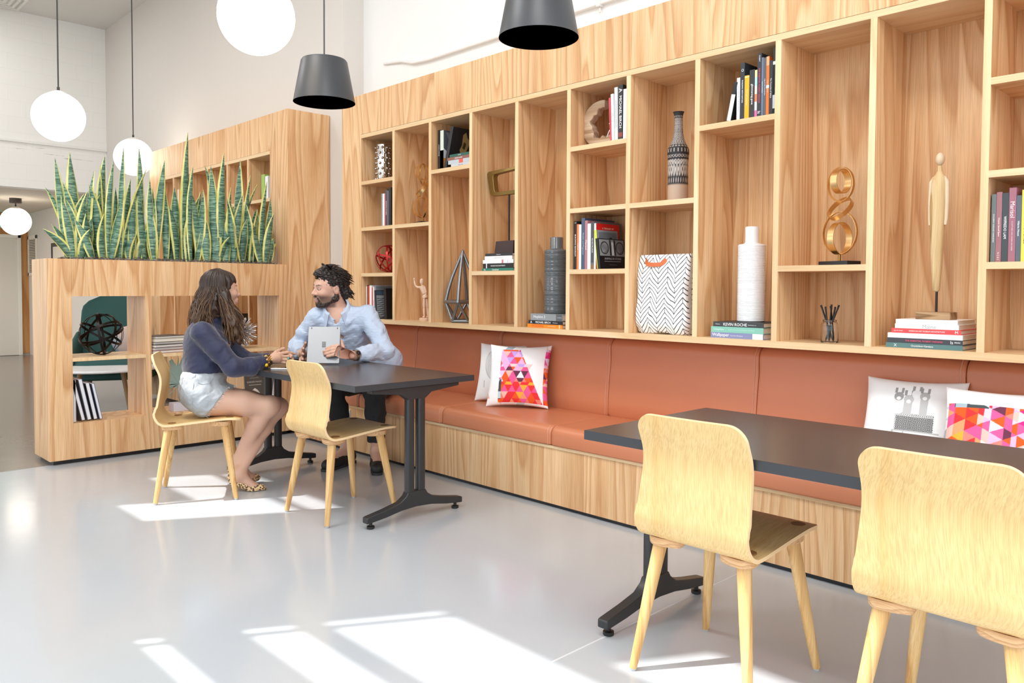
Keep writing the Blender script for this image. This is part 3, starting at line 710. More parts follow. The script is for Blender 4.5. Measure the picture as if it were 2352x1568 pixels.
# -- eighth column, top shelf
g = 'books on the top shelf under the fascia'
for lab, x, w, zt, c, kw in (('black and white book leaning right at the left end, with orange marks', -2.112, .022, 2.25, '1b1b1d', dict(tilt=.20, bands=[(.3, .95, 'd8d8da')], front=[('r', .1, .9, .1, .9, '141416'), ('r', .2, .4, .15, .35, 'e2622a'), ('r', .3, .5, .5, .6, 'c24a2a')])), ('pale book beside the leaning black and white one', -2.056, .017, 2.262, 'dcdde2', dict(title='HOUSES IN CALIFORNIA', tcol='9fa0a8', tl=.6, th=.5)),
                             ('tall black book with a white band and a round mark, left of the yellow book', -2.037, .022, 2.33, '2b2d33', dict(title='BUILDING WITH NATURE', tl=.55, th=.3, extra=[('o', .10, .16, .6, 'cfcfd4')], d=.25)), ('bright yellow book on the shelf above the white vase', -2.014, .024, 2.265, 'f2ac24', dict(bands=[(.02, .05, 'f8d890')], title='THE LAST GARDENS', tcol='fff0c8', tl=.8, th=.25)),
                             ('black book with glimmering gone on its spine', -1.988, .027, 2.287, '2f2f31', dict(title='glimmering gone', tl=.55, th=.5)), ('striped book in pastel yellow, pink, orange and magenta', -1.960, .012, 2.282, 'eadfc0', dict(bands=[(0, .15, 'dfdf9c'), (.15, .33, 'a8d8d0'), (.33, .5, 'f0d8c4'), (.5, .66, 'f07a50'), (.66, .84, 'cfd8e2'), (.84, 1, 'e864a8')])),
                             ('tall black book with pink THE ESSENTIAL ROBERT INDIANA lettering', -1.947, .021, 2.357, '303238', dict(title='THE ESSENTIAL ROBERT INDIANA', tcol='e84a6c', tl=.55, th=.4, extra=[('ROBERT', .03, .13, .5, 'eeeeee'), ('Is', .86, .98, .7, 'f2f2f2')], d=.25)), ('slim blue grey book right of the tall Robert Indiana book', -1.925, .009, 2.335, '6a7690', dict(title='American Architects', tl=.6)), ('dark grey book left of the orange book', -1.915, .013, 2.332, '55585c', dict(title='Indigo & Cloth, Tansu & Home', tl=.7, th=.45)),
                             ('orange book near the divider with a white strip', -1.901, .015, 2.334, 'f07028', dict(bands=[(0, .15, 'f8a478'), (.48, .53, 'f4f0e8')], title='ITALY IN MIND', tcol='fbd0b0', tl=.5, th=.4)), ('black book with small white lettering next to the orange one', -1.885, .017, 2.312, '2c2c2e', dict(title='The Yosemite of Salinas', tl=.6, th=.4)), ('tallest black glossy book wrapped in torn white film at the divider', -1.867, .028, 2.368, '1d1d20', dict(title='Past & Alone at the Conservatory', tl=.5, th=.3, bands=[(.2, .25, 'e6e6ea'), (.7, .9, 'c8c8ce')], crough=.15))):
    dd = kw.pop('d', .21); book(lab, w, zt - 2.053, dd, c, (x, .03, 2.053), g, **kw)
# -- eighth column stack
g = 'flat stack under the white vase'; z = .985
for lab, w, hh, c, kw in (('violet blue book with Wallpaper on its spine, bottom of its stack', .027, .290, '8389b4', dict(extra=[('Wallpaper', .03, .36, .85, 'ffffff'), ('Charlotte Abrahams', .38, .62, .35, 'e8eaf4')], bands=[(.80, .99, 'e6efee')])), ('green book with Coming Home on its spine, middle of its stack', .029, .288, '84bfae', dict(extra=[('Coming Home', .05, .25, .45, 'f0fbf6'), ('houses on a summer morning at Lake Garda', .28, .9, .25, 'c8e6da')])), ('black book with bold white KEVIN ROCHE lettering, directly under the white vase', .024, .276, '38393c', dict(extra=[('KEVIN ROCHE', .21, .68, .88, 'ffffff'), ('Pelkonen', .05, .14, .3, 'eeeeee'), ('Architecture as', .70, .86, .25, 'eeeeee')]))):
    book(lab, w, hh, .23, c, (-1.900, .04, z), g, lying=True, **kw); z += w + .0004
ZB8 = z
# -- tenth column stack
g = 'flat stack under the carved wooden figure'; z = .985
for lab, w, hh, x1, c, kw in (('teal green book, bottom of the stack under the carved figure', .0205, .300, -1.029, '557a7c', dict(extra=[('Chanticleer Gardens', .34, .63, .5, 'ffffff'), ('and the Landscape Legacy', .33, .64, .22, 'e8f0f0'), ('X', .1, .16, .6, 'e8f0f0')])), ('black book with pink lettering, second from the bottom under the carved figure', .0205, .294, -1.030, '3a3e44', dict(title='THE ESSENTIAL ROBERT INDIANA', tcol='f0527c', tl=.5, th=.42, extra=[('Is', .84, .89, .6, 'ffffff'), ('PENN', .9, .97, .7, 'ffffff')])),
                              ('plain white book on the black one under the carved figure', .0205, .292, -1.030, 'f4f4f4', dict(title='the architecture of country houses', tcol='d8d8d8', tl=.5, th=.4)), ('red book in the stack under the carved figure', .0195, .270, -1.037, 'e84b4c', dict(extra=[('AMERICAN ART MUSEUM ARCHITECTURE', .26, .78, .3, 'ffffff'), ('Eric M. Wolf', .04, .17, .3, 'ffffff'), ('M', .92, .96, .7, 'ffffff')])),
                              ('white book with Maine on its spine under the carved figure', .0195, .248, -1.045, 'f0f0f0', dict(extra=[('Maine', .44, .66, .8, 'a8a8a8'), ('o', .18, .22, .6, 'd0d0d0'), ('o', .78, .82, .6, 'd0d0d0')])), ('topmost white book, directly under the carved figure\'s block', .0185, .240, -1.050, 'f6f6f6', {})):
    book(lab, w, hh, .235, c, (x1, .04, z), g, lying=True, **kw); z += w + .0004
ZB10 = z
# -- eleventh column
g = 'books at the right edge of the photo'
for lab, x, w, zt, c, kw in (('grey green book, first from the divider', -.936, .016, 1.605, '6d7678', dict(title='GUILLERMO VAZQUEZ CONSUEGRA', tl=.6, th=.35)), ('dusty mauve book with white lettering, second from the divider', -.919, .019, 1.612, '9c6a70', dict(title='Utopias: Sacred Space', tl=.6, th=.4, extra=[('N 2 & S', .86, .97, .4, 'f0e0e0')])), ('dark book with WIFREDO LAM on its spine', -.899, .022, 1.607, '3c4247', dict(title='WIFREDO LAM', tl=.34, th=.42)),
                             ('pink book with Marisol on its spine', -.876, .024, 1.625, '9d6472', dict(extra=[('Marisol', .17, .42, .62, 'f6e6ea'), ('SCULPTURES AND WORKS ON PAPER', .45, .85, .25, 'e6d0d6')])), ('slim grey blue book next to the yellow one', -.851, .017, 1.594, '565e68', dict(title='Hilario: House', tl=.5, th=.4)), ('yellow book with DESIGN FUTURES on its spine', -.833, .028, 1.614, 'f4cf52', dict(title='DESIGN FUTURES', tcol='22231f', tl=.5, th=.55))):
    book(lab, w, zt - 1.340, .22, c, (x, .03, 1.340), g, **kw)

# ------------------------------------------------------------------ ornaments in the tall bookcase
def studded(label, x, y, z):
    t = thing('studded_vase', label, 'vase', (x, y, z), group='silver studded vases')
    b = MB().lathe([(.052, 0), (.054, .004), (.054, .292), (.050, .296), (.046, .292), (.046, .02)], 32)
    build('vase_body', b, CHROME, t, world=False, smooth=40)
    s = MB()
    for i in range(7):
        for k in range(9):
            a = 2*PI*(k + .5*(i % 2))/9
            s.ell((.057*math.cos(a), .057*math.sin(a), .025 + .0405*i), .0115, 10, 6)
    o = build('studs', s, mat('b8aca4', .16, 1), t, world=False, smooth=180)
studded('silver studded cylinder vase, fully visible on the top shelf above the man', -5.155 - .085 + .02, .15, 2.053)
studded('silver studded vase half hidden by the first divider, top shelf', -4.985, .20, 2.053)
def ring_sculpture(label, x, y, z):
    t = thing('ring_sculpture', label, 'sculpture', (x, y, z), rot=(0, 0, -.3), group='gold ring sculptures')
    build('base', MB().box(-.082, .082, -.045, .045, 0, .02), mat('1f2024', .35), t, world=False, bevel=.002)
    build('stem', MB().tube([(0, 0, .02), (0, 0, .052)], .006, 10), mat('a07c46', .3, 1), t, world=False, smooth=40)
    def ring(c, r, ax, hw, tilt=0):
        ax = Vector(ax).normalized(); u = ax.orthogonal().normalized(); w = ax.cross(u)
        pts = [Vector(c) + u*r*math.cos(2*PI*k/48) + w*r*math.sin(2*PI*k/48) for k in range(48)]
        build('ring', MB().strip(pts, ax, hw, .0016, closed=True), GOLD, t, world=False, smooth=40)
    ring((0, 0, .150), .098, (.05, 1, 0), .006)
    ring((0, 0, .125), .073, (1, .12, 0), .016)
    ring((0, 0, .262), .061, (.1, .75, -.62), .011)
    ring((0, 0, .374), .078, (.1, 1, .05), .006)
    ring((0, 0, .388), .055, (1, .1, 0), .017)
ring_sculpture('gold ring sculpture half hidden by the second divider, near the man', -4.715, .15, 1.696)
ring_sculpture('gold ring sculpture on a black base above the pencil jar', -1.59, .16, 1.341)
t = thing('orb_sculpture', 'red metal band orb on a shelf above the man', 'sculpture', (-5.15, .16, 1.341))
random.seed(3)
RED = mat('b3262a', .3, .6)
def orb(t, r, n, hw, m, seed, axes=None, ht=.0014):
    q = random.Random(seed)
    for i in range(n):
        ax = Vector(axes[i]) if axes else Vector((q.gauss(0, 1), q.gauss(0, 1), q.gauss(0, 1))); ax.normalize()
        u = ax.orthogonal().normalized(); w = ax.cross(u); rr = r - .0012*i
        build('band', MB().strip([Vector((0, 0, r)) + u*rr*math.cos(2*PI*k/64) + w*rr*math.sin(2*PI*k/64) for k in range(64)], ax, hw, ht, closed=True), m, t, world=False, smooth=40)
orb(t, .112, 6, .0065, RED, 5, [(1, .2, .5), (-.6, 1, .5), (.2, 1, -.7), (1, -.7, -.3), (.1, .3, 1), (1, 1, .1)])
t = thing('artist_mannequin', 'pale wooden artist mannequin waving, bottom of the second column', 'figure', (-4.645, .12, .985))
MW = mat('e6c6ac', .5)
build('base', MB().lathe([(.041, 0), (.043, .004), (.043, .018), (.038, .022), (.01, .022)], 28), MW, t, world=False, smooth=40)
b = MB().tube([(.005, 0, .165), (.0, 0, .178), (-.006, 0, .19)], [.018, .022, .016], 14).tube([(-.008, 0, .196), (-.018, 0, .225), (-.03, 0, .248), (-.034, 0, .256)], [.014, .021, .026, .012], 14)
build('torso', b, MW, t, world=False, smooth=60)
build('head', MB().ell((-.038, 0, .289), (.0155, .0165, .024), 16, 12).tube([(-.034, 0, .255), (-.037, 0, .27)], .006, 8), MW, t, world=False, smooth=60)
build('arm', MB().tube([(-.05, .0, .248), (-.075, -.006, .246), (-.098, -.01, .254)], [.008, .0085, .006], 10).tube([(-.1, -.01, .256), (-.113, -.01, .282), (-.117, -.01, .296)], [.0065, .007, .005], 10).ell((-.119, -.01, .306), (.006, .006, .012)), MW, t, world=False, smooth=60)
build('arm', MB().tube([(-.006, 0, .25), (.008, 0, .22), (.014, 0, .205)], [.008, .0085, .006], 10).tube([(.014, 0, .203), (.006, -.006, .17), (.003, -.008, .16)], [.0065, .007, .005], 10), MW, t, world=False, smooth=60)
for sy, dx in ((-.012, 0), (.012, .012)):
    build('leg', MB().tube([(.004, sy, .163), (.004 + dx*.3, sy, .12), (.004 + dx*.6, sy, .098)], [.009, .0115, .008], 10).tube([(.004 + dx*.6, sy, .096), (.005 + dx, sy, .06), (.006 + dx, sy, .034)], [.0085, .009, .006], 10).ell((.0 + dx, sy, .029), (.014, .007, .007)), MW, t, world=False, smooth=60)
t = thing('geometric_lantern', 'grey metal geometric lantern frame tapering to a point, bottom of the third column', 'lantern', (-4.255, .15, .985))
LM = mat('8e9297', .3, .85)
fr = MB(); q = .6
mid = [Vector((.125*math.cos(PI/2*k + q), .125*math.sin(PI/2*k + q), .145)) for k in range(4)]
bot = [Vector((.082*math.cos(PI/2*k + q + PI/4), .082*math.sin(PI/2*k + q + PI/4), .012)) for k in range(4)]
apex = Vector((0, 0, .50))
for k in range(4):
    a = mid[k]; c = a.lerp(apex, .5) + Vector((a.x, a.y, 0))*.10
    fr.tube([a, a.lerp(c, .5) + Vector((a.x, a.y, 0))*.03, c, c.lerp(apex, .55), apex], [.012, .0125, .012, .011, .009], 8)
    fr.tube([a, mid[(k+1) % 4]], .013, 8); fr.tube([bot[k], bot[(k+1) % 4]], .012, 8)
    fr.tube([a, bot[k]], .011, 8); fr.tube([a, bot[k-1]], .011, 8)
    fr.ell(a, .014, 10, 8); fr.ell(bot[k], .0125, 10, 8)
fr.ell(apex, .0115, 10, 8)
build('frame', fr, LM, t, world=False, smooth=50)
t = thing('frame_sculpture', 'brass rounded frame sculpture on a black rod and dark block', 'sculpture', (-3.787, .15, ZB4))
build('base', MB().add([(-.088, -.05, 0), (.088, -.05, 0), (.088, .05, 0), (-.088, .05, 0), (-.08, -.045, .082), (.088, -.045, .085), (.088, .045, .085), (-.08, .045, .082)], [(0,3,2,1),(4,5,6,7),(0,1,5,4),(1,2,6,5),(2,3,7,6),(3,0,4,7)]), mat('3d2c2b', .55), t, world=False, bevel=.002)
build('rod', MB().tube([(0, 0, .082), (0, 0, .40)], .0065, 12), mat('2b2d33', .35, .5), t, world=False, smooth=40)
def rrect(pts, r, n=6):
    out = []
    for i in range(len(pts)):
        p, a, b = Vector(pts[i]), Vector(pts[i-1]), Vector(pts[(i+1) % len(pts)])
        p0 = p + (a - p).normalized()*r; p1 = p + (b - p).normalized()*r
        for k in range(n+1):
            s = k/n; out.append(tuple((1-s)**2*p0 + 2*s*(1-s)*p + s*s*p1))
    return out
out = rrect([(-.205, .555), (-.165, .388), (.165, .388), (.20, .57)], .03); inn = rrect([(-.138, .53), (-.122, .412), (.125, .412), (.145, .552)], .025)
n = len(out); fb = MB(); V = []; F = []
for d in (-.022, .022): V += [(p[0], d*(.75), p[1]) for p in out]
for d in (-.022, .022): V += [(p[0], d, p[1]) for p in inn]
for i in range(n):
    j = (i+1) % n
    F += [(i, j, 2*n + j, 2*n + i), (n + j, n + i, 3*n + i, 3*n + j), (j, i, n + i, n + j), (2*n + i, 2*n + j, 3*n + j, 3*n + i)]
fb.add(V, F); build('frame', fb, BRASS, t, world=False, smooth=50, bevel=.003)
def ribbed(label, x, y, z, r, hb, rn, hn, m, rib, n, nm):
    t = thing('ribbed_vase', label, 'vase', (x, y, z))
    prof = [(r*.9, 0)]; q = random.Random(nm)
    for i in range(n):
        zz = .004 + (hb - .012)*i/n; k = q.uniform(.4, 1)*rib
        prof += [(r - k, zz), (r, zz + (hb/n)*.4)]
    prof += [(r, hb - .006), (r - .006, hb), (rn + .006, hb + .003), (rn, hb + .010), (rn, hb + hn - .003), (rn - .003, hb + hn), (rn - .006, hb + hn - .004), (rn - .007, hb)]
    build('vase_body', MB().lathe(prof, 48), m, t, world=False, smooth=50)
ribbed('dark grey ribbed ceramic vase standing on three flat books', -3.364, .155, ZB5, .0765, .395, .041, .078, mat('62676b', .22), .003, 60, 1)
ribbed('white ribbed ceramic vase standing on three flat books', -2.032, .155, ZB8, .0685, .388, .0335, .088, mat('f1f2f4', .25), .0022, 64, 2)
# carved wood arc with a small climbing metal figure
t = thing('arc_sculpture', 'carved pale wood arc with a small silver climber inside it', 'sculpture', (-2.995, .15, 2.053))
outp = []; inp = []
for i in range(41):
    a = math.radians(78 + 245*i/40)
    outp.append((.142*math.cos(a), .1365 + .136*math.sin(a)))
    rr = .084 + .010*math.sin(i*.55) + .006*math.sin(i*1.3 + 1)
    inp.append((rr*math.cos(a) + .012, .1365 + rr*math.sin(a)))
outp = [(p[0], max(p[1], .0005)) for p in outp]
n = len(outp); V = []; F = []
for d in (-.027, .027): V += [(p[0], d, p[1]) for p in outp] + [(p[0], d, p[1]) for p in inp]
for i in range(n-1):
    F += [(i, i+1, n+i+1, n+i), (2*n+i+1, 2*n+i, 3*n+i, 3*n+i+1), (i+1, i, 2*n+i, 2*n+i+1), (n+i, n+i+1, 3*n+i+1, 3*n+i)]
F += [(0, n, 3*n, 2*n), (n-1, 3*n-1, 4*n-1, 2*n-1)]
build('arc', MB().add(V, F), wood('pale_driftwood', 'X', 'd6c1a8', 'c6ad92', 'a88c70', leaf=9, rings=6, scale=9, rough=.7, tone=.02), t, world=False, smooth=40, bevel=.004)
cl = MB()
cl.tube([(.045, -.02, .052), (.062, -.02, .085), (.088, -.02, .108), (.068, -.02, .128)], .0055, 8).tube([(.108, -.03, .062), (.098, -.03, .085), (.112, -.03, .105), (.07, -.025, .126)], .0055, 8)
cl.tube([(.07, -.022, .126), (.098, -.022, .165)], [.007, .0085], 10).tube([(.098, -.022, .165), (.125, -.03, .175), (.14, -.03, .195)], .005, 8).ell((.108, -.022, .18), .010, 12, 8).ell((.045, -.02, .048), (.012, .006, .008)).ell((.112, -.03, .06), (.012, .006, .007)).ell((.068, -.022, .127), .0075, 10, 8)
build('climber', cl, CHROME, t, world=False, smooth=60)
# tall patterned bottle
def bottle_col(a, v):
    blk = (.022, .022, .025); wht = (.50, .45, .42); bei = (.50, .375, .29)
    if v < .205: return bei
    if v < .222: return blk
    if v < .27: return wht if (a*26/(2*PI)) % 1 < .35 and v > .226 and v < .262 else blk
    if v < .30: return wht if math.hypot(((a*22/(2*PI)) % 1 - .5)*.55, (v - .285)/.03) < .25 else blk
    if v < .47:
        p = (a*11/PI + (v - .3)*46) % 1; q = (a*11/PI - (v - .3)*46) % 1
        return wht if p < .38 or q < .38 else blk
    if v < .49: return blk
    if v < .525: return wht if abs(abs(((a*11/PI) % 1) - .5)*2 - abs((v - .508)/.017)) < .22 else blk
    if v < .545: return blk
    if v < .60: return wht if (a*9/PI) % 1 < .28 and v > .55 and v < .59 else blk
    if v < .63: return wht if math.hypot(((a*9/PI) % 1 - .5)*.7, (v - .615)/.02) < .26 else blk
    if v < .93:
        k = int((v - .63)/.026); p = (a*9/PI + .5*(k % 2)) % 1; q = ((v - .63)/.026) % 1
        return wht if abs(math.hypot((p - .5)*1.6, (q - .5)) - .42) < .17 else blk
    if v < .965: return wht if abs(((a*7/PI) % 1) - .5) < .5*(1 - abs((v - .948)/.017)) - .2 else blk
    return blk
prof = catmull([(.0545, 0), (.0545, .09), (.0545, .2), (.0565, .245), (.0585, .27), (.0565, .288), (.045, .312), (.034, .335), (.028, .362), (.0235, .40), (.0215, .44), (.0225, .462), (.0255, .478), (.0305, .489)], 10)
V = []; F = []; C = []; SG = 150
for (r, z) in prof:
    for k in range(SG):
        a = 2*PI*k/SG; V.append((r*math.cos(a), r*math.sin(a), z)); C.append(bottle_col(a, z/.489))
for i in range(len(prof) - 1):
    for k in range(SG): F.append((i*SG + k, i*SG + (k+1) % SG, (i+1)*SG + (k+1) % SG, (i+1)*SG + k))
nb = len(V)
for (r, z) in ((.0275, .4895), (.022, .478), (.018, .44)):
    for k in range(SG):
        a = 2*PI*k/SG; V.append((r*math.cos(a), r*math.sin(a), z)); C.append((.02, .02, .022))
for i in range(len(prof) - 1, len(prof) + 2):
    for k in range(SG): F.append((i*SG + k, i*SG + (k+1) % SG, (i+1)*SG + (k+1) % SG, (i+1)*SG + k))
F.append(tuple(range(SG - 1, -1, -1)))
t = thing('patterned_bottle', 'tall narrow-necked bottle with black and white pattern over a beige base', 'bottle', (-2.487, .17, 1.696))
build('bottle_body', (V, F), colattr('patterned_ceramic', .5, .4), t, world=False, smooth=50, col=C)
# zigzag bag
def bagmat():
    t = NT('zigzag_canvas'); uv = t.sep(t.coord('UV')); u, v = uv[0], uv[1]
    vec = t.coord('UV'); wob = t.noise(vec, 3.5, 2); du = t.math('MULTIPLY', t.math('SUBTRACT', wob, .5), .10)
    u2 = t.math('ADD', u, du); s = t.math('MULTIPLY', u2, 3.2)
    tri = t.math('MULTIPLY', t.math('ABSOLUTE', t.math('SUBTRACT', t.math('FRACT', s), .5)), 2.0)
    w = t.math('FRACT', t.math('SUBTRACT', t.math('MULTIPLY', t.math('ADD', v, t.math('MULTIPLY', du, .5)), 8.0), t.math('MULTIPLY', tri, 1.15)))
    l1 = t.math('LESS_THAN', w, .10); l2 = t.math('MULTIPLY', t.math('GREATER_THAN', w, .5), t.math('LESS_THAN', w, .60))
    near = t.math('MAXIMUM', t.math('LESS_THAN', tri, .022), t.math('GREATER_THAN', tri, .978))
    l3 = t.math('MULTIPLY', near, t.math('LESS_THAN', w, .54))
    ln = t.math('MAXIMUM', t.math('MAXIMUM', l1, l2), l3)
    t.set(Base_Color=t.mix(ln, lin('f1f0f0'), lin('2c2e36')), Roughness=.85); return t.mat
t = thing('canvas_bag', 'white canvas bag with a black zigzag pattern and tan leather handle', 'bag', (-2.515, .11, .985))
V = []; F = []; UV = []; NU, NV = 64, 40; q = random.Random(8)
for j in range(NV + 1):
    v = j/NV
    for i in range(NU):
        a = 2*PI*i/NU; c, s = math.cos(a), math.sin(a)
        hx = .170 - .006*v + .004*math.sin(v*9 + a*2); hy = .062*(1 - .55*v**2)
        e = .45; x = hx*math.copysign(abs(c)**e, c); y = hy*math.copysign(abs(s)**e, s)
        wr = .004*math.sin(13*v + 7*x*6 + 2*math.sin(x*30)) + .003*math.sin(23*x*5 - 9*v)
        z = .43*v
        if s < 0: y += wr*(1 if abs(x) < .16 else .3) - .012*math.sin(PI*v)
        if v < .12: y *= .75 + 2.1*v; x *= .93 + .58*v; z += .012*math.sin(x*30 + 1)*(1 - v/.12) + .004*(1-v/.12)
        if v > .98: y *= .8
        V.append((x, y, max(z, .001))); UV.append((x/.34 + .5 if s < 0 else 1 - (x/.34 + .5), v))
for j in range(NV):
    for i in range(NU): F.append((j*NU + i, j*NU + (i+1) % NU, (j+1)*NU + (i+1) % NU, (j+1)*NU + i))
F.append(tuple(range(NU - 1, -1, -1)))
o = build('bag_body', (V, F), bagmat(), t, world=False, smooth=60, uv=UV)
sm = o.modifiers.new('s', 'SOLIDIFY'); sm.thickness = .002
build('handle', MB().strip([(-.105, -.036, .405), (-.1, -.045, .395), (-.088, -.05, .378), (-.05, -.052, .374), (0, -.052, .375), (.016, -.048, .386), (.03, -.04, .402)], (0, .2, 1), .011, .0018), mat('cc6a36', .5), t, world=False, smooth=50)
# pencil jar
t = thing('glass_jar', 'small clear glass jar holding black pencils at the bottom of a cubby', 'jar', (-1.612, .12, .985))
def glassm():
    g = NT('clear_glass'); g.set(Base_Color=(1, 1, 1, 1), Roughness=0.0); g.b.inputs['Transmission Weight'].default_value = 1; g.b.inputs['IOR'].default_value = 1.45; return g.mat
GLASS = glassm()
build('jar_body', MB().lathe([(.0005, .001), (.036, .0005), (.0385, .004), (.0385, .082), (.036, .09), (.030, .094), (.030, .104), (.0285, .105), (.0275, .103), (.0275, .093), (.034, .088), (.0362, .08), (.0362, .008), (.033, .006), (.0005, .006)], 40), GLASS, t, world=False, smooth=50)
gp = 'black pencils in the glass jar'
for i, (tx, ty, tz, bx, by) in enumerate(((-.043, 0, .172, .016, .004), (-.016, -.012, .166, .006, -.02), (.003, .010, .176, -.008, .012), (.044, -.004, .174, -.018, -.006), (-.006, .02, .168, .014, .016), (.018, .016, .165, -.012, .02))):
    a = Vector((-1.612 + bx, .12 + by, .985 + .008)); b = Vector((-1.612 + tx, .12 + ty, .985 + tz))
    lab = ('black pencil leaning farthest left in the glass jar', 'short black pencil at the front of the glass jar', 'most upright black pencil in the glass jar', 'black pencil leaning farthest right in the glass jar', 'black pencil at the back of the glass jar, left', 'black pencil at the back of the glass jar, right')[i]
    p = thing('pencil', lab, 'pencil', a, group=gp)
    d = b - a
    build('barrel', MB().tube([d*.1, d*.94], .0042, 6), BLACK, p, world=False)
    build('end_cap', MB().tube([d*.94, d], .0044, 8), mat('2d2d30', .25, .6), p, world=False, smooth=40)
    build('tip', MB().tube([d*.1, d*.0], [.0042, .0006], 6), mat('d8b48c', .6), p, world=False)
# tall carved figure
t = thing('carved_figure', 'tall slender carved wooden figure on a rod and wooden block', 'sculpture', (-1.163, .14, ZB10))
FW = wood('carved_wood', 'Z', 'e6cfa6', 'd9bd8e', 'b4935f', leaf=9, rings=10, scale=9, stretch=.05, rough=.65, tone=.02)
build('base', MB().box(-.068, .068, -.045, .045, 0, .031), wood('rough_block', 'X', 'b99a78', 'a6845f', '7c5e40', leaf=9, rings=8, scale=12, rough=.7, tone=.02), t, world=False, bevel=.002)
build('rod', MB().tube([(0, 0, .03), (0, 0, .14)], .005, 10), BLACK, t, world=False, smooth=40)
zb = 1.223 - ZB10
def rg(z, cx, rx, ry, n=24): return [(cx + rx*math.cos(2*PI*k/n), ry*math.sin(2*PI*k/n), z) for k in range(n)]
bd = MB().rings([rg(zb, -.002, .008, .008), rg(zb + .006, -.003, .014, .013), rg(zb + .08, -.003, .019, .018), rg(zb + .18, -.004, .025, .022), rg(zb + .28, -.004, .029, .025), rg(zb + .36, -.004, .031, .027), rg(zb + .42, -.003, .029, .025), rg(zb + .455, -.002, .029, .023), rg(zb + .48, 0, .026, .02), rg(zb + .495, 0, .015, .013), rg(zb + .51, .001, .0085, .0085), rg(zb + .53, .001, .008, .008)])
build('body', bd, FW, t, world=False, smooth=60)
build('head', MB().ell((.002, -.002, zb + .557), (.0175, .019, .027), 20, 14), mat('d8c2a4', .6), t, world=False, smooth=60)
for sx in (-1, 1):
    build('arm', MB().tube([(sx*.018, 0, zb + .482), (sx*.030, 0, zb + .462), (sx*.033, -.002, zb + .38), (sx*.032, -.004, zb + .31), (sx*.030, -.008, zb + .28)], [.008, .010, .009, .008, .006], 12), mat('dcc6a8', .6), t, world=False, smooth=60)

# ------------------------------------------------------------------ things in the planter divider
t = thing('orb_sculpture', 'black metal band orb in the upper left cubby of the planter', 'sculpture', (-6.21, -1.625, .732))
orb(t, .152, 5, .0085, mat('1c1715', .35, .7), 2, [(.25, .45, .87), (.15, -.35, .93), (.35, .93, .15), (.5, .3, -.8), (.3, -.93, .35)], .0016)
orb(t, .1475, 3, .0022, mat('26211e', .35, .7), 9, [(1, .1, .1), (.9, .5, .2), (.95, -.3, .3)], .002)
t = thing('spiky_sculpture', 'silver spiky burst sculpture on the planter shelf behind the woman', 'sculpture', (-6.2, -.575, .732))
sp = MB(); q = random.Random(6); ctr = Vector((0, 0, .13))
for i in range(110):
    zz = 1 - 2*(i + .5)/110; a = i*2.39996; r = math.sqrt(1 - zz*zz); d = Vector((r*math.cos(a), r*math.sin(a), zz))
    if d.z < -.93: continue
    L = q.uniform(.115, .15) if d.z > -.75 else .128
    sp.tube([ctr + d*.03, ctr + d*L*.6, ctr + d*L*.97, ctr + d*L], [.0022, .0055, .0068, .003], 6)
sp.ell(ctr, .04, 14, 10)
build('spikes', sp, mat('c9c9cc', .22, 1), t, world=False, smooth=60)
g = 'books lying on the planter shelf'; z = .732
for i, (w, hh, c) in enumerate(((.022, .27, '8a4a48'), (.021, .27, 'ae8f8c'), (.021, .265, '4a4442'), (.021, .262, '54504e'), (.022, .262, 'e6dcc0'), (.018, .25, '3b3634'))):
    lab = ('maroon covered book, bottom of the stack on the planter shelf', 'pinkish book, second from the bottom on the planter shelf', 'dark covered book, third from the bottom on the planter shelf', 'dark covered book, third from the top on the planter shelf', 'cream book, second from the top on the planter shelf', 'dark covered book on top of the stack on the planter shelf')[i]
    Mb = Matrix.Translation((-6.085 - .008*(i % 2), -1.055, z)) @ Matrix.Rotation(.2 + .03*(i % 3), 4, 'Z') @ Matrix(((0, 1, 0, 0), (0, 0, 1, 0), (1, 0, 0, 0), (0, 0, 0, 1))) @ Matrix.Translation((0, -.2, -hh))
    book(lab, w, hh, .2, c, None, g, M=Mb); z += w + .0004
g = 'books leaning in the lower left cubby of the planter'
for i, (y, w, hh, c, tl) in enumerate(((-1.853, .018, .30, 'b0acb8', 0), (-1.800, .024, .30, '5a5458', -.22), (-1.762, .026, .295, '6b6f7a', -.2), (-1.722, .026, .265, '3a3d46', -.2), (-1.684, .02, .26, '55607a', -.2))):
    lab = ('upright pale lilac book against the planter\'s end post', 'leaning book with a beige back, second from the post', 'tall leaning silver edged book, third from the end post', 'shorter leaning dark book, fourth from the end post', 'blue grey leaning book farthest from the end post')[i]
    Mb = Matrix.Translation((-6.07, y, .2785)) @ Matrix.Rotation(-PI/2, 4, 'Z') @ Matrix.Rotation(-tl, 4, 'Y') @ Matrix.Translation((-w, -.2, 0))
    if tl: Mb = Matrix.Translation((0, 0, w*math.sin(abs(tl)) + .0006)) @ Mb
    book(lab, w, hh, .2, c, None, g, M=Mb, page=mat('e8e8ee', .6))
t = thing('leaf_ornament', 'grey green monstera leaf ornament on a pale block in the planter', 'ornament', (-6.13, -1.10, .2785))
build('base', MB().box(-.05, .05, -.06, .06, 0, .062), mat('cfccd6', .7), t, world=False, bevel=.002)
lf = []; NN = 40
for i in range(NN + 1):
    a = PI*2*i/NN; k = 1 if i % 3 else .62
    rr = (.115 + .05*math.cos(a))*k
    lf.append((rr*math.sin(a), .235 + rr*math.cos(a)*1.05))
Ml = Matrix(((0, 0, 1, 0), (1, 0, 0, 0), (0, 1, 0, 0), (0, 0, 0, 1)))
fm = MB()
for i in range(NN): fm.prism([(0, .2), lf[i], lf[i+1]], -.002, .002, 0, Ml)
for i in range(9):
    a = -2.3 + 4.6*i/8; fm.tube([(.003, 0, .2), (.003, .1*math.sin(a), .2 + .11*math.cos(a))], .0022, 5)
build('leaf', fm, mat('8fa59c', .55), t, world=False)
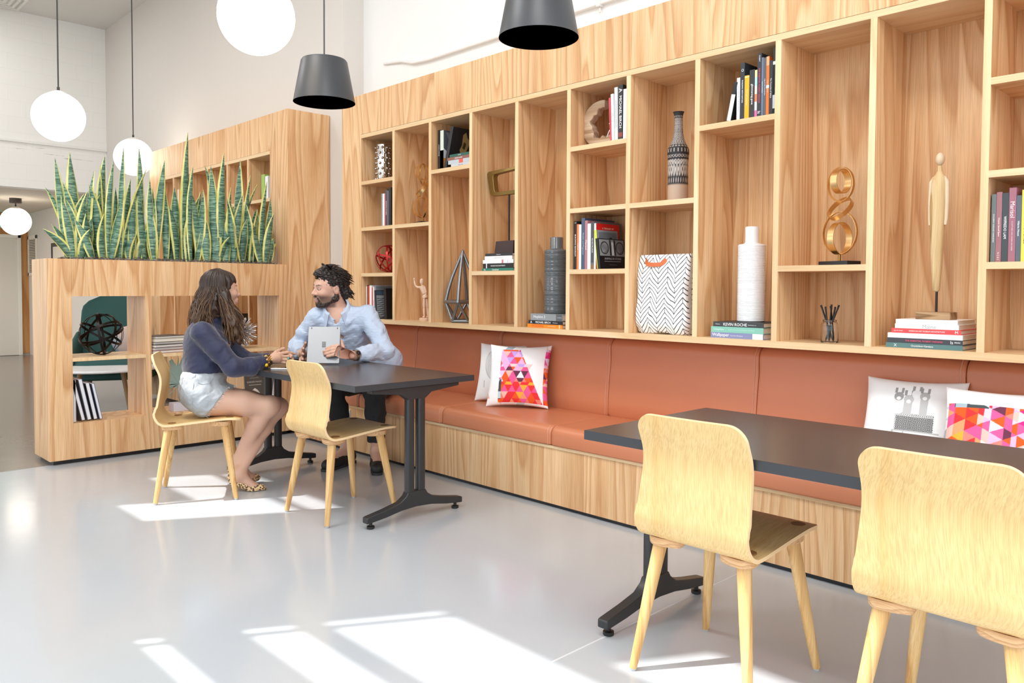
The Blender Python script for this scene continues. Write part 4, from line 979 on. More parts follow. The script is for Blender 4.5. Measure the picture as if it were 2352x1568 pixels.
build('stalk', MB().tube([(0, 0, .06), (0, .004, .13), (0, 0, .21)], .004, 8), mat('7f958c', .55), t, world=False, smooth=40)
g = 'books in the lower right cubby of the planter'
book('dark grey book titled Garden Magic facing out of the planter', .014, .232, .165, '57534f', (-6.155, -.555, .279), g, tilt=-.12, front=[('t', 'GARDEN MAGIC', .5, .72, .8, .1, 'd8d4cc'), ('t', 'making gardens', .5, .86, .5, .05, 'b8b4ac'), ('r', .2, .85, .60, .62, 'b8b4ac'), ('p', [(.25, .28), (.35, .42), (.5, .5), (.65, .42), (.78, .28), (.5, .36)], 'dcd8d0')])
for lab, y, w, tl in (('white edged dark book right of the Garden Magic book', -.368, .03, .12), ('grey covered book farthest right in the planter\'s lower cubby', -.330, .024, .10)):
    Mb = Matrix.Translation((-6.08, y, .2835)) @ Matrix.Rotation(-PI/2, 4, 'Z') @ Matrix.Rotation(-tl, 4, 'Y') @ Matrix.Translation((-w, -.18, 0))
    book(lab, w, .225, .18, '4b4d55', None, g, M=Mb, page=mat('eaeaf0', .6))

# ------------------------------------------------------------------ lounge behind the planter
t = thing('coffee_table', 'white round topped coffee table seen through the planter', 'table', (-8.75, -.82, 0))
build('tabletop', MB().lathe([(.0, .375), (.50, .375), (.515, .38), (.52, .39), (.515, .405), (.0, .408)], 56), mat('eceef2', .35), t, world=False, smooth=40)
for a in (.3, 1.9, 3.4, 5.0):
    c, s = math.cos(a), math.sin(a)
    build('leg', MB().tube([(.36*c, .36*s, 0), (.27*c, .27*s, .376)], [.014, .026], 14), mat('8a6a44', .5), t, world=False, smooth=40)
t = thing('lounge_chair', 'dark green upholstered lounge chair behind the planter', 'armchair', (-9.12, -.62, 0), rot=(0, 0, 1.15))
GR = NT('green_felt'); GR.set(Base_Color=lin('2f5553'), Roughness=.9); GR = GR.mat
def softbox(hx, hy, z0, z1, k=.3, n=40, rz=.05):
    rings = []
    for i in range(11):
        u = i/10; zz = z0 + (z1 - z0)*u; s = (1 - (abs(2*u - 1))**4)**.35 if 0 < u < 1 else .0
        s = max(s, .6) if 0 < i < 10 else .55
        rings.append([((hx*s)*math.copysign(abs(math.cos(2*PI*q/n))**k, math.cos(2*PI*q/n)), (hy*s)*math.copysign(abs(math.sin(2*PI*q/n))**k, math.sin(2*PI*q/n)), zz) for q in range(n)])
    return rings
build('seat_cushion', MB().rings(softbox(.40, .36, .30, .47, .55)), GR, t, world=False, smooth=70)
build('seat_shell', MB().rings(softbox(.42, .38, .235, .34, .55)), GR, t, world=False, smooth=70)
bkr = []
for i in range(15):
    u = i/14; zz = .34 + .78*u; hw = .40*(1 - .10*u) * (1 if u < .8 else math.sqrt(max(.05, 1 - ((u - .8)/.2)**2*.75)))
    bkr.append([(hw*math.copysign(abs(math.cos(2*PI*k/36))**.6, math.cos(2*PI*k/36)), .33 + .17*u + (.075*(1 - .3*u))*math.copysign(abs(math.sin(2*PI*k/36))**.8, math.sin(2*PI*k/36)) - .10*abs(math.cos(2*PI*k/36))**3*(1-u*.5), zz) for k in range(36)])
build('backrest', MB().rings(bkr), GR, t, world=False, smooth=70)
for sx in (-1, 1):
    arm = []
    for i in range(9):
        u = i/8; yy = -.30 + .62*u
        arm.append([(sx*(.395 + .05*math.cos(2*PI*k/16)), yy, .44 + .11*u + (.13 + .05*u)*math.sin(2*PI*k/16)) for k in range(16)])
    build('armrest', MB().rings(arm), GR, t, world=False, smooth=70)
    for sy in (-1, 1): build('leg', MB().tube([(sx*.33, sy*.30, 0), (sx*.25, sy*.22, .25)], [.014, .022], 12), mat('8a6a44', .5), t, world=False, smooth=40)
t = thing('throw_cushion', 'pale pink and grey striped cushion on the dark green lounge chair', 'cushion', (-9.0, -.50, .47), rot=(0, 0, 1.1))
cu = MB().ell((0, .1, .16), (.20, .07, .17), 28, 16)
Cc = [((.55, .42, .38) if int((p[0]+.4)/.07) % 3 else (.32, .36, .40)) for p in cu.v]
build('cushion_body', cu, FABCOL, t, world=False, smooth=180, col=Cc)
g = 'things on the lounge bookcase'
for lab, x, z, w, hh, c in (('white book standing in the lounge bookcase left of the orange one', -8.43, 1.99, .03, .25, 'eeeeea'), ('orange book standing in the lounge bookcase', -8.39, 1.99, .03, .24, 'e8a440'), ('navy book standing in the lounge bookcase right of the orange one', -8.35, 1.99, .06, .27, '3c486c'), ('lime green and white box book in the lounge bookcase near the end panel', -6.56, 1.99, .06, .22, '9ab85a'), ('white book right of the lime green one in the lounge bookcase', -6.49, 1.99, .05, .20, 'e6e8ec'), ('dark book low in the lounge bookcase behind the woman\'s face', -6.80 + .2, 1.0, .05, .2, '2a2e44')):
    if z < 1.5: continue
    book(lab, w, hh, .22, c, (x, -.2, z), g)
book('navy and white book seen through the planter beside the woman\'s face', .20, .32, .2, '39405e', (-6.99, -.20, .561), g, bands=[(.0, .35, '2b2a30'), (.35, .5, '2c3a66'), (.55, .95, 'c3c4d0')])
book('black book with an orange edge seen through the planter beside the woman\'s face', .03, .42, .2, '232326', (-7.03, -.20, .561), g)

# ------------------------------------------------------------------ snake plants
LEAFM = None
def leafmat():
    t = NT('snake_leaf'); uv = t.sep(t.coord('UV')); a = t.math('ABSOLUTE', t.math('SUBTRACT', uv[0], .5)); o = t.coord('Object')
    os = t.sep(o)
    n = t.noise(t.comb(t.math('MULTIPLY', os[0], 9), t.math('MULTIPLY', os[1], 9), t.math('MULTIPLY', os[2], 95)), 1, 3, .6, 1.0)
    gc = t.ramp(n, [(.36, '2c5246'), (.5, '4b7460'), (.60, '8fae92'), (.7, '557a68')])
    e = t.math('ADD', a, t.math('MULTIPLY', t.math('SUBTRACT', t.noise(o, 20, 2), .5), .10))
    mk = t.ramp(e, [(.33, (0, 0, 0, 1)), (.38, (1, 1, 1, 1))])
    yc = t.ramp(t.noise(o, 14, 2), [(.35, 'c9c766'), (.65, 'e3de8e')])
    t.set(Base_Color=t.mix(mk, gc, yc), Roughness=.42)
    return t.mat
LEAFM = leafmat()
def leaf(base, tip, w, q):
    base = Vector(base); tip = Vector(tip); L = (tip - base).length
    d = tip - base; hor = Vector((d.x, d.y, 0))
    ctrl = base + Vector((hor.x*.22, hor.y*.22, d.z*.55)) + Vector((q.uniform(-.03, .03), q.uniform(-.03, .03), 0))
    tw0 = q.uniform(-.9, .9); tw1 = tw0 + q.uniform(-.9, .9)
    V = []; UV = []; n = 17
    for i in range(n):
        s = i/(n - 1); p = base*(1-s)**2 + ctrl*2*s*(1-s) + tip*s*s
        tg = ((ctrl - base)*(1-s) + (tip - ctrl)*s).normalized()
        a = tw0 + (tw1 - tw0)*s
        sd = Vector((-math.sin(a)*.9, math.cos(a), 0)); sd = (sd - tg*sd.dot(tg)).normalized(); nn = tg.cross(sd)
        hw = w*.5*(.5 + .5*math.sin(min(1, s/.45)*PI/2))*(1 if s < .5 else max(.02, (1 - ((s - .5)/.5)**1.8)))
        for k, u in enumerate((-1, -.7, -.35, 0, .35, .7, 1)):
            V.append(p + sd*hw*u + nn*(hw*.38*(u*u) + .0012)); UV.append((u*.5 + .5, s))
        for k, u in enumerate((.7, .35, 0, -.35, -.7)):
            V.append(p + sd*hw*u + nn*(hw*.38*(u*u) - .0022)); UV.append((u*.5 + .5, s))
    F = []
    for i in range(n - 1):
        for k in range(12): F.append((i*12 + k, i*12 + (k+1) % 12, (i+1)*12 + (k+1) % 12, (i+1)*12 + k))
    F.append(tuple((n-1)*12 + k for k in range(12)))
    return V, F, UV
LV = [(-6.276, -1.824, -6.3, -1.886, 2.133, 0.037), (-6.239, -1.755, -6.26, -1.802, 2.175, 0.052), (-6.315, -1.757, -6.321, -1.944, 1.921, 0.037), (-6.119, -1.83, -6.101, -2.017, 1.616, 0.037), (-6.154, -1.806, -6.171, -1.946, 1.657, 0.029), (-6.207, -1.727, -6.22, -1.652, 2.058, 0.041), (-6.29, -1.577, -6.314, -1.552, 2.193, 0.044), (-6.281, -1.544, -6.255, -1.606, 2.104, 0.037), (-6.139, -1.588, -6.121, -1.553, 2.133, 0.029), (-6.146, -1.512, -6.164, -1.47, 2.248, 0.029), (-6.259, -1.343, -6.251, -1.333, 2.276, 0.033), (-6.162, -1.492, -6.14, -1.314, 2.111, 0.033), (-6.128, -1.273, -6.152, -1.292, 2.028, 0.037), (-6.191, -1.25, -6.18, -1.172, 2.183, 0.041), (-6.214, -1.161, -6.233, -1.167, 2.047, 0.037), (-6.221, -1.009, -6.246, -0.969, 2.43, 0.048), (-6.115, -1.001, -6.093, -0.993, 2.154, 0.033), (-6.204, -0.738, -6.216, -0.85, 2.183, 0.041), (-6.121, -0.827, -6.117, -0.844, 2.173, 0.048), (-6.127, -0.754, -6.106, -0.743, 2.278, 0.048), (-6.213, -0.588, -6.218, -0.554, 2.258, 0.052), (-6.192, -0.542, -6.196, -0.479, 2.14, 0.033), (-6.293, -0.551, -6.305, -0.365, 2.089, 0.037), (-6.143, -0.415, -6.171, -0.347, 2.101, 0.041), (-6.319, -0.345, -6.312, -0.189, 1.783, 0.037), (-6.266, -0.354, -6.263, -0.203, 1.639, 0.037), (-6.222, -0.345, -6.231, -0.286, 1.974, 0.037), (-6.101, -1.701, -6.119, -1.818, 1.698, 0.037), (-6.235, -1.483, -6.253, -1.324, 1.659, 0.037), (-6.184, -1.368, -6.198, -1.28, 1.685, 0.044), (-6.248, -0.664, -6.233, -0.817, 1.862, 0.044), (-6.256, -1.798, -6.253, -1.84, 1.956, 0.029), (-6.122, -1.779, -6.146, -1.724, 1.896, 0.044), (-6.316, -1.411, -6.332, -1.368, 2.04, 0.041), (-6.154, -1.419, -6.147, -1.4, 1.924, 0.037), (-6.275, -1.088, -6.286, -1.062, 1.999, 0.048), (-6.289, -1.033, -6.292, -0.994, 1.87, 0.044), (-6.32, -0.865, -6.308, -0.848, 1.986, 0.048), (-6.124, -0.684, -6.097, -0.692, 2.016, 0.044), (-6.161, -0.501, -6.133, -0.545, 1.892, 0.041), (-6.326, -0.382, -6.338, -0.354, 1.885, 0.041), (-6.108, -1.83, -6.091, -1.905, 1.846, 0.037), (-6.236, -1.522, -6.209, -1.516, 1.951, 0.037), (-6.187, -1.283, -6.168, -1.253, 1.89, 0.033), (-6.263, -0.748, -6.281, -0.718, 1.96, 0.041)]
q = random.Random(21)
for i in range(95):
    y = q.uniform(-1.82, -.34); x = q.uniform(-6.35, -6.09)
    LV.append((x, y, x + q.uniform(-.06, .06), y + q.uniform(-.10, .10), q.uniform(1.62, 1.98), q.uniform(.036, .052)))
PLN = ['snake plant at the planter\'s free end, leaves arching out over the edge', 'snake plant second from the planter\'s free end, broad upright leaves', 'snake plant third from the planter\'s free end, under the round lamp', 'snake plant left of the tallest leaf, with a pale curled leaf', 'snake plant with the single tallest leaf of the row', 'snake plant just right of the tallest leaf', 'snake plant second from the bookcase end, broad banded leaves', 'snake plant next to the bookcase end, leaves leaning against the panel']
bins = [[] for _ in PLN]
for l in LV: bins[min(7, int((l[1] + 1.84)/1.5*8))].append(l)
for lab, ls in zip(PLN, bins):
    cy = sum(l[1] for l in ls)/len(ls)
    t = thing('snake_plant', lab, 'plant', (-6.22, cy, 1.395), group='snake plants in the planter')
    for (x, y, tx, ty, tz, w) in ls:
        V, F, UV = leaf((x, y, 1.395), (tx, ty, tz), w*1.75, q)
        build('leaf', (V, F), LEAFM, t, smooth=60, uv=UV)
V = []; F = []; q = random.Random(5); NX, NY = 26, 110
for j in range(NY):
    for i in range(NX):
        V.append((-6.401 + .344*i/(NX-1), -1.861 + 1.547*j/(NY-1), 1.408 + q.uniform(0, .024)*(1 if 0 < i < NX-1 else .3)))
for j in range(NY-1):
    for i in range(NX-1): F.append((j*NX+i, j*NX+i+1, (j+1)*NX+i+1, (j+1)*NX+i))
sm = MB(); sm.add(V, F)
for k in range(900):
    x = q.uniform(-6.39, -6.045); y = q.uniform(-1.86, -.31); a = q.uniform(0, 2*PI); L = q.uniform(.015, .05); z0 = 1.418 + q.uniform(0, .016)
    p0 = Vector((x, y, z0)); d = Vector((math.cos(a), math.sin(a), q.uniform(-.2, .3)))*L
    p1 = p0 + d; p1.x = min(max(p1.x, -6.41), -6.035)
    sm.tube([p0, (p0 + p1)/2 + Vector((0, 0, .004)), p1], .0011, 4)
SOIL = NT('moss_mulch'); SOIL.set(Base_Color=SOIL.ramp(SOIL.noise(SOIL.coord(), 60, 3), [(.35, '3d342e'), (.65, '8a7c70')]), Roughness=.95)
tag(build('plant_mulch', sm, SOIL.mat), 'dark mossy mulch around the snake plants in the planter', 'mulch', kind='stuff')

# ------------------------------------------------------------------ scatter cushions
PAL = dict(o='f0602a', r='ee3a3e', k='f0609a', h='e8308a', p='f4b6e0', l='e6ccf2', s='f8c0b4', m='6e3a50', g='4c5456', b='aabcc6', w='fbfbfc', y='fbb040', c='f2887c', n='f7a070', t='c8e2e6', v='c9a6ea', z='f2d4d2')
CP = {k: lin(v)[:3] for k, v in PAL.items()}
def tri_color(u, v, rows, seed):
    N = 9.0; s = v*N; a = u*N*.9; r = math.floor(s); fs = s - r
    i = math.floor(a + fs/2 + (r % 2)*.5 + 0); fa = a + fs/2 + (r % 2)*.5 - i
    up = fa > fs
    q = random.Random(int(seed + r*131 + i*17 + (7 if up else 0)))
    band = (1 - v)*N                        # 0 at the top
    cx = .35 + .22*(1 - v)
    ins = abs(u - cx) < .13 + .24*(1 - v)
    edge = u > .93
    if v > .92 or v < .04 or not (ins or edge): return CP['w'] if q.random() < .8 else CP[q.choice('ztsb')] if ins or edge else CP['w'] if q.random() < .85 else CP[q.choice('zsb')]
    if u < cx - .05 and v < .42 and v > .1 and u < .25: return CP[q.choice('ggbtg')]
    if v > .62: return CP[q.choice('hkpvlkposz')]
    if v > .38: return CP[q.choice('ploskmprcokw')]
    return CP[q.choice('orrkoncyrokns')]
def tri_print(seed, rot=False):
    def f(u, v):
        if rot: u, v = 1 - v, u
        return tri_color(u, v, 9, seed)
    return f
def balloon_print(u, v):
    q = .5 + .5*math.sin(u*160 + 9*math.sin(v*14)) ; c = .93
    dx, dy = (u - .42)/.26, (v - .64)/.29
    d = math.hypot(dx, dy*(1 if dy > 0 else .92))
    if d < 1: c = .93 - .42*abs(math.sin(3.1*dx + .6))**2*(.4 + .6*q)*(.55 + .45*(1 - v)) - .12*(d > .93)
    for lx in (.18, .42):
        if abs(u - lx) < .008 and .22 < v < (.34 if lx < .3 else .36): c = .4
    e = math.hypot((u - .46)/.115, (v - .165)/.125)
    if e < 1: c = .55 + .25*q
    if .88 < e < 1.02: c = .12
    if e < 1 and abs(u - .46) < .008: c = .08
    if abs(v - .10) < .02 and abs(u - .46) < .11: c = .22
    if v > .9: return (c, c*.95, c*.95)
    return (c*.98, c*.99, c)
def llama_print(u, v):
    c = .95 - .05*max(0, .25 - v)*4
    n = .5 + .5*math.sin(u*310 + 8*math.sin(v*90)) ; n2 = .5 + .5*math.sin(v*270 + 9*math.sin(u*70))
    if v < .36: c = .84
    # hay
    if .37 < v < .56 and .36 + .02*n < u < .74 - .01*n2 and not (v > .52 and n > .5): c = .10 + .45*(n*n2) + .12*n
    # car
    if .05 < v <= .37 and .34 < u < .8:
        c = .9
        if abs(v - .365) < .008 or abs(v - .29) < .004: c = .55
        if u < .365 + (.37 - v)*-.02: c = .5
        if .385 < u < .44 and .08 < v < .26: c = .38
        if .475 < u < .76 and .08 < v < .28: c = .33 + .2*n*n2
        if .45 < u < .462: c = .5
    # llamas
    for hx, top, dk in ((.375, .80, .25), (.475, .77, .45), (.545, .84, .88), (.625, .82, .38)):
        w = .040
        if abs(u - hx) < w and .54 < v < top - .06: c = min(c, .86) if dk > .5 else (.62 if dk > .3 else .85) - .1*n
        h = math.hypot((u - hx)/.048, (v - top + .05)/.055)
        if h < 1: c = dk + .25*n*(dk < .6)
        for ex in (-.035, .03):
            if abs(u - hx - ex) < .012 and top - .01 < v < top + .06: c = .35
        if math.hypot((u - hx)/.022, (v - top + .075)/.022) < 1: c = .93
    if math.hypot((u - .27)/.03, (v - .26)/.04) < 1: c = .5 + .4*n
    return (c*.975, c*.99, c)
def pillow(label, M, size, depth, fn, N=150):
    t = thing('scatter_cushion', label, 'cushion', M=M, group='scatter cushions on the bench')
    V = []; C = []; F = []
    white = (.82, .83, .85)
    for side in (1, -1):
        n = N if side == 1 else 24
        off = len(V)
        for j in range(n + 1):
            for i in range(n + 1):
                u = i/n; v = j/n; a = 2*u - 1; b = 2*v - 1
                pin = 1 - .085*(1 - abs(a)**2)*abs(b)**3*1.0; pin2 = 1 - .085*(1 - abs(b)**2)*abs(a)**3
                x = a*size/2*pin2; z = b*size/2*pin
                h = depth*((1 - a**2)*(1 - b**2))**.42
                h += .0035*math.sin(9*a + 3*b)*math.sin(4*b - 2)*(1 - max(abs(a), abs(b))**4) if side == 1 else 0
                V.append((x, -side*h, z + size/2)); C.append(tuple(k*.93 for k in fn(u, v)) if side == 1 else white)
        for j in range(n):
            for i in range(n):
                p = off + j*(n+1) + i
                F.append((p, p+1, p+n+2, p+n+1) if side == 1 else (p, p+n+1, p+n+2, p+1))
    build('cushion_cover', (V, F), FABCOL, t, world=False, smooth=180, col=C)
    return t
def PM(x, y, z, rz, lean, roll=0): return Matrix.Translation((x, y, z)) @ Matrix.Rotation(rz, 4, 'Z') @ Matrix.Rotation(lean, 4, 'X') @ Matrix.Rotation(roll, 4, 'Y')
pillow('white cushion printed with a grey hot air balloon, beside the triangle one', PM(-3.835, .135, .467, .42, -.28), .40, .055, balloon_print, 170)
pillow('cushion of pink, orange and grey triangles with the balloon one behind it', PM(-3.60, .045, .467, .56, -.30), .41, .06, tri_print(40), 190)
pillow('white cushion printed with llamas on a car, behind the near table', PM(-1.245, .06, .467, .12, -.46), .41, .06, llama_print, 200)
pillow('triangle cushion cut off by the right edge of the photo', PM(-.885, -.06, .467, .1, -.5), .41, .06, tri_print(77, True), 200)
# ------------------------------------------------------------------ signed-distance modelling for people
f32 = np.float32
def A3(p): return np.array(tuple(p), dtype=f32)
def cap(a, b, ra, rb=None, flat=None):
    a, b = A3(a), A3(b); rb = ra if rb is None else rb
    ab = b - a; L2 = max(float(ab @ ab), 1e-9)
    def g(P):
        t = np.clip(((P - a) @ ab)/L2, 0, 1)
        return np.linalg.norm(P - a - t[:, None]*ab, axis=1) - (ra + (rb - ra)*t)
    return g
def ell(c, r, Rm=None):
    c, r = A3(c), A3(r); Rm = None if Rm is None else np.array(Rm, dtype=f32)
    def g(P):
        q = P - c
        if Rm is not None: q = q @ Rm          # columns of Rm are the ellipsoid's axes
        k0 = np.linalg.norm(q/r, axis=1); k1 = np.linalg.norm(q/(r*r), axis=1) + 1e-9
        return k0*(k0 - 1)/k1
    return g
def plane(p, n):
    p, n = A3(p), A3(n); n = n/np.linalg.norm(n)
    return lambda P: (P - p) @ n
def smin(a, b, k):
    h = np.clip(.5 + .5*(b - a)/k, 0, 1); return b + (a - b)*h - k*h*(1 - h)
def union(k, *fs):
    def g(P):
        d = fs[0](P)
        for x in fs[1:]: d = smin(d, x(P), k)
        return d
    return g
def sub(a, b, k=.004): return lambda P: -smin(-a(P), b(P), k)
def inter(a, b, k=.003): return lambda P: -smin(-a(P), -b(P), k)
def wrinkle(a, amp, fr, seed):
    q = random.Random(seed); D = [(A3((q.gauss(0, 1), q.gauss(0, 1), q.gauss(0, 1)))*fr, q.uniform(0, 6)) for _ in range(5)]
    def g(P):
        w = 0; ph = 0
        for d, p in D:
            ph = np.sin(P @ d + p + 1.3*ph); w = w + ph
        return a(P) + amp*w/5*2
    return g
def local(fn, M):
    """fn given in a local frame placed by M (rigid + uniform scale)"""
    sc = M.to_scale()[0]; Mi = np.array(M.inverted(), dtype=f32)
    return lambda P: fn(P @ Mi[:3, :3].T + Mi[:3, 3])*sc
def sdf_mesh(fn, lo, hi, h):
    lo = A3(lo); hi = A3(hi); n = np.ceil((hi - lo)/h).astype(int) + 1
    D = np.ones(tuple(n), dtype=f32); B = 8
    nb = -(-n//B)
    bi = np.stack(np.meshgrid(*[np.arange(k) for k in nb], indexing='ij'), -1).reshape(-1, 3)
    cen = lo + (bi*B + (B - 1)/2)*h
    d = fn(cen.astype(f32)); lim = B*h*1.15 + .012
    o = np.stack(np.meshgrid(*[np.arange(B)]*3, indexing='ij'), -1).reshape(-1, 3)
    for b, dd in zip(bi[np.abs(d) >= lim], d[np.abs(d) >= lim]):
        if dd < 0: D[b[0]*B:b[0]*B+B, b[1]*B:b[1]*B+B, b[2]*B:b[2]*B+B] = -1
    act = bi[np.abs(d) < lim]
    for s in range(0, len(act), 400):
        I = (act[s:s+400, None, :]*B + o[None]).reshape(-1, 3)
        I = I[(I < n).all(1)]
        D[I[:, 0], I[:, 1], I[:, 2]] = fn((lo + I*f32(h)).astype(f32))
    S = D < 0
    cnt = np.zeros(tuple(n - 1), dtype=np.int8)
    for dx in (0, 1):
        for dy in (0, 1):
            for dz in (0, 1): cnt += S[dx:n[0]-1+dx, dy:n[1]-1+dy, dz:n[2]-1+dz]
    C = np.argwhere((cnt > 0) & (cnt < 8)); idx = -np.ones(tuple(n - 1), dtype=np.int32); idx[C[:, 0], C[:, 1], C[:, 2]] = np.arange(len(C))
    cor = [(x, y, z) for x in (0, 1) for y in (0, 1) for z in (0, 1)]
    V8 = np.stack([D[C[:, 0]+x, C[:, 1]+y, C[:, 2]+z] for x, y, z in cor], 1)
    acc = np.zeros((len(C), 3), dtype=np.float64); num = np.zeros(len(C))
    for i, a in enumerate(cor):
        for j, b in enumerate(cor):
            if j > i and sum(abs(a[k]-b[k]) for k in range(3)) == 1:
                d0, d1 = V8[:, i], V8[:, j]; cr = (d0 < 0) != (d1 < 0)
                t = np.where(cr, d0/np.where(cr, d0 - d1, 1), 0)
                p = np.array(a) + t[:, None]*(np.array(b) - np.array(a)); acc[cr] += p[cr]; num[cr] += 1
    V = lo + (C + acc/num[:, None])*h
    F = []
    for ax in range(3):
        u, w = [(1, 2), (2, 0), (0, 1)][ax]
        sl0 = [slice(None)]*3; sl1 = [slice(None)]*3; sl0[ax] = slice(0, -1); sl1[ax] = slice(1, None)
        s0, s1 = S[tuple(sl0)], S[tuple(sl1)]
        E = np.argwhere(s0 != s1); E = E[(E[:, u] > 0) & (E[:, w] > 0) & (E[:, u] < n[u]-1) & (E[:, w] < n[w]-1)]
        if not len(E): continue
        eu = np.zeros(3, int); eu[u] = 1; ew = np.zeros(3, int); ew[w] = 1
        q = [E - eu - ew, E - ew, E, E - eu]
        Q = np.stack([idx[c[:, 0], c[:, 1], c[:, 2]] for c in q], 1)
        flip = ~s0[E[:, 0], E[:, 1], E[:, 2]]
        Q[flip] = Q[flip][:, ::-1]; F.append(Q[(Q >= 0).all(1)])
    return V.astype(np.float64), np.concatenate(F)
def join(*ms):
    V = []; F = []; o = 0
    for v, f in ms: V.append(v); F.append(f + o); o += len(v)
    return np.concatenate(V), np.concatenate(F)
def build_np(name, VF, m, parent, col=None, uv=None):
    V, F = VF
    return build(name, (V.tolist(), F.tolist()), m, parent, smooth=180, col=col)
def frame(origin, fwd, up, s=1.0):
    f = Vector(fwd).normalized(); u = Vector(up); u = (u - f*u.dot(f)).normalized(); l = u.cross(f)
    M = Matrix(((f.x, l.x, u.x, 0), (f.y, l.y, u.y, 0), (f.z, l.z, u.z, 0), (0, 0, 0, 1)))
    return Matrix.Translation(origin) @ M @ Matrix.Scale(s, 4)
SKINM = NT('skin'); _a = SKINM.n('ShaderNodeAttribute'); _a.attribute_name = 'Col'
SKINM.set(Base_Color=_a.outputs['Color'], Roughness=.48); SKINM.b.inputs['Subsurface Weight'].default_value = .12
SKINM.b.inputs['Subsurface Radius'].default_value = (.012, .005, .003); SKINM.b.inputs['Subsurface Scale'].default_value = 1.0; SKINM = SKINM.mat
HAIRM = colattr('hair', .38, .5)

def head_sdf(male, smile):
    j = 1.06 if male else 1.0
    parts = [(.0, ell((-.012, 0, .036), (.100, .078, .086))), (.03, ell((.028, 0, -.015), (.068, .063*j, .092))),
             (.025, cap((-.012, .054*j, -.055), (.052, .020*j, -.096), .020, .020)), (.025, cap((-.012, -.054*j, -.055), (.052, -.020*j, -.096), .020, .020)),
             (.02, ell((.070, 0, -.100), (.022, .026*j, .019))), (.02, ell((.066, .036, -.030 + .006*smile), (.026, .024, .022))), (.02, ell((.066, -.036, -.030 + .006*smile), (.026, .024, .022))),
             (.015, cap((.083, -.034, .024), (.083, .034, .024), .011 if male else .008)), (.012, ell((.086, 0, -.066), (.022, .030, .022)))]
    nose = union(.010, cap((.088, 0, .016), (.108, 0, -.018), .0075, .0095), ell((.1125, 0, -.027), (.0125, .0115, .010)), ell((.101, .0125, -.031), (.010, .007, .0075)), ell((.101, -.0125, -.031), (.010, .007, .0075)))
    neck = cap((-.020, 0, -.055), (-.045, 0, -.20), .058 if male else .047, .062 if male else .050)
    ears = union(.004, ell((-.012, .079, -.004), (.020, .008, .030)), ell((-.012, -.079, -.004), (.020, .008, .030)))
    earhole = union(.004, ell((-.006, .088, -.002), (.011, .006, .018)), ell((-.006, -.088, -.002), (.011, .006, .018)))
    def g(P):
        d = parts[0][1](P)
        for k, fn in parts[1:]: d = smin(d, fn(P), k)
        d = smin(d, neck(P), .03)
        for s in (-1, 1): d = -smin(-d, ell((.104, s*.031, .004), (.016, .019, .012))(P), .010)
        d = smin(d, nose(P), .012)
        for s in (-1, 1):
            d = smin(d, ell((.0815, s*.031, .0045), (.0125, .0145, .0115))(P), .003)
            d = smin(d, cap((.0885, s*.018, .0125), (.084, s*.044, .0125), .0042)(P), .004)     # upper lid
        d = smin(d, cap((.100, -.017, -.060 + .004*smile), (.100, .017, -.060 + .004*smile), .0052)(P), .006)
        d = smin(d, cap((.098, -.014, -.0785), (.098, .014, -.0785), .0062)(P), .007)
        if smile:
            m = ell((.106, 0, -.0685), (.018, .022, .0062)); d = -smin(-d, m(P), .003)
            d = smin(d, ell((.082, 0, -.067), (.016, .022, .010))(P), .002)
        e = -smin(-ears(P), earhole(P), .003) if True else 0
        return smin(d, e, .006)
    return g
def head_color(P, male, base, lips, smile):
    x, y, z = P[:, 0], P[:, 1], P[:, 2]; ay = np.abs(y)
    C = np.tile(np.array(base), (len(P), 1))
    def blend(mask, c): 
        m = np.clip(mask, 0, 1)[:, None]; C[:] = C*(1 - m) + np.array(c)*m
    fr = (x > .04)
    # rosy cheeks and nose
    blend(.35*np.exp(-(((x - .09)/.03)**2 + ((ay - .036)/.02)**2 + ((z + .026)/.02)**2)), (base[0]*.98, base[1]*.78, base[2]*.74))
    # lips
    lp = np.exp(-(((z + .069)/.0125)**4)) * np.exp(-((ay/.0235)**6)) * (x > .088)
    blend(lp*1.2 - .15, lips)
    if smile:
        t = (np.abs(z + .0675) < .0075) & (ay < .0205) & (x < .1015) & (x > .07)
        blend(t.astype(float), (.80, .77, .70))
        t2 = t & (z < -.0715); blend(t2.astype(float)*.8, (.30, .10, .09))
    # eyes
    ex = ((ay - .031)/.0135)**2 + ((z - .0045)/(.0062 if not smile else .0050))**2
    eye = (ex < 1) & (x > .075); blend(eye.astype(float), (.72, .70, .68))
    iris = eye & (((ay - .031 + (.0)) / .0058)**2 + ((z - .0045)/.0062)**2 < 1); blend(iris.astype(float), (.05, .03, .02))
    lid = (x > .07) & (np.abs(ex - 1.12) < .22); blend(lid*.75, (base[0]*.32, base[1]*.25, base[2]*.22))
    # brows
    bz = z - (.0275 - .10*(ay - .028)**2/.02*1.0 + .004*(ay > .03)); b = np.exp(-(bz/(.0042 if male else .003))**2)*np.exp(-((ay - .031)/.0185)**4)*fr
    blend(b*1.1, (.045, .028, .02))
    if male:   # stubble and beard shadow on the skin itself
        bd = np.clip((-.030 - z)/.02, 0, 1)*np.clip((x + .02)/.02, 0, 1)*np.clip((z + .135)/.02, 0, 1)
        bd = bd*(1 - np.exp(-(((z + .068)/.014)**4 + (ay/.026)**6)))*np.clip((ay - .018)/.012 + (z < -.055)*1.0, 0, 1)
        blend(bd*.75, (.10, .06, .045))
        st = np.exp(-((z + .048)/.0065)**2)*np.exp(-(ay/.027)**4)*(x > .085); blend(st*.9, (.06, .035, .028))
    return C
def world_col(V, M, fn):
    Mi = np.array(M.inverted()); return fn(V @ Mi[:3, :3].T + Mi[:3, 3])
def finger(pts, r0, r1):
    n = len(pts) - 1
    return union(.0035, *[cap(pts[i], pts[i+1], r0 + (r1-r0)*i/n, r0 + (r1-r0)*(i+1)/n) for i in range(n)])
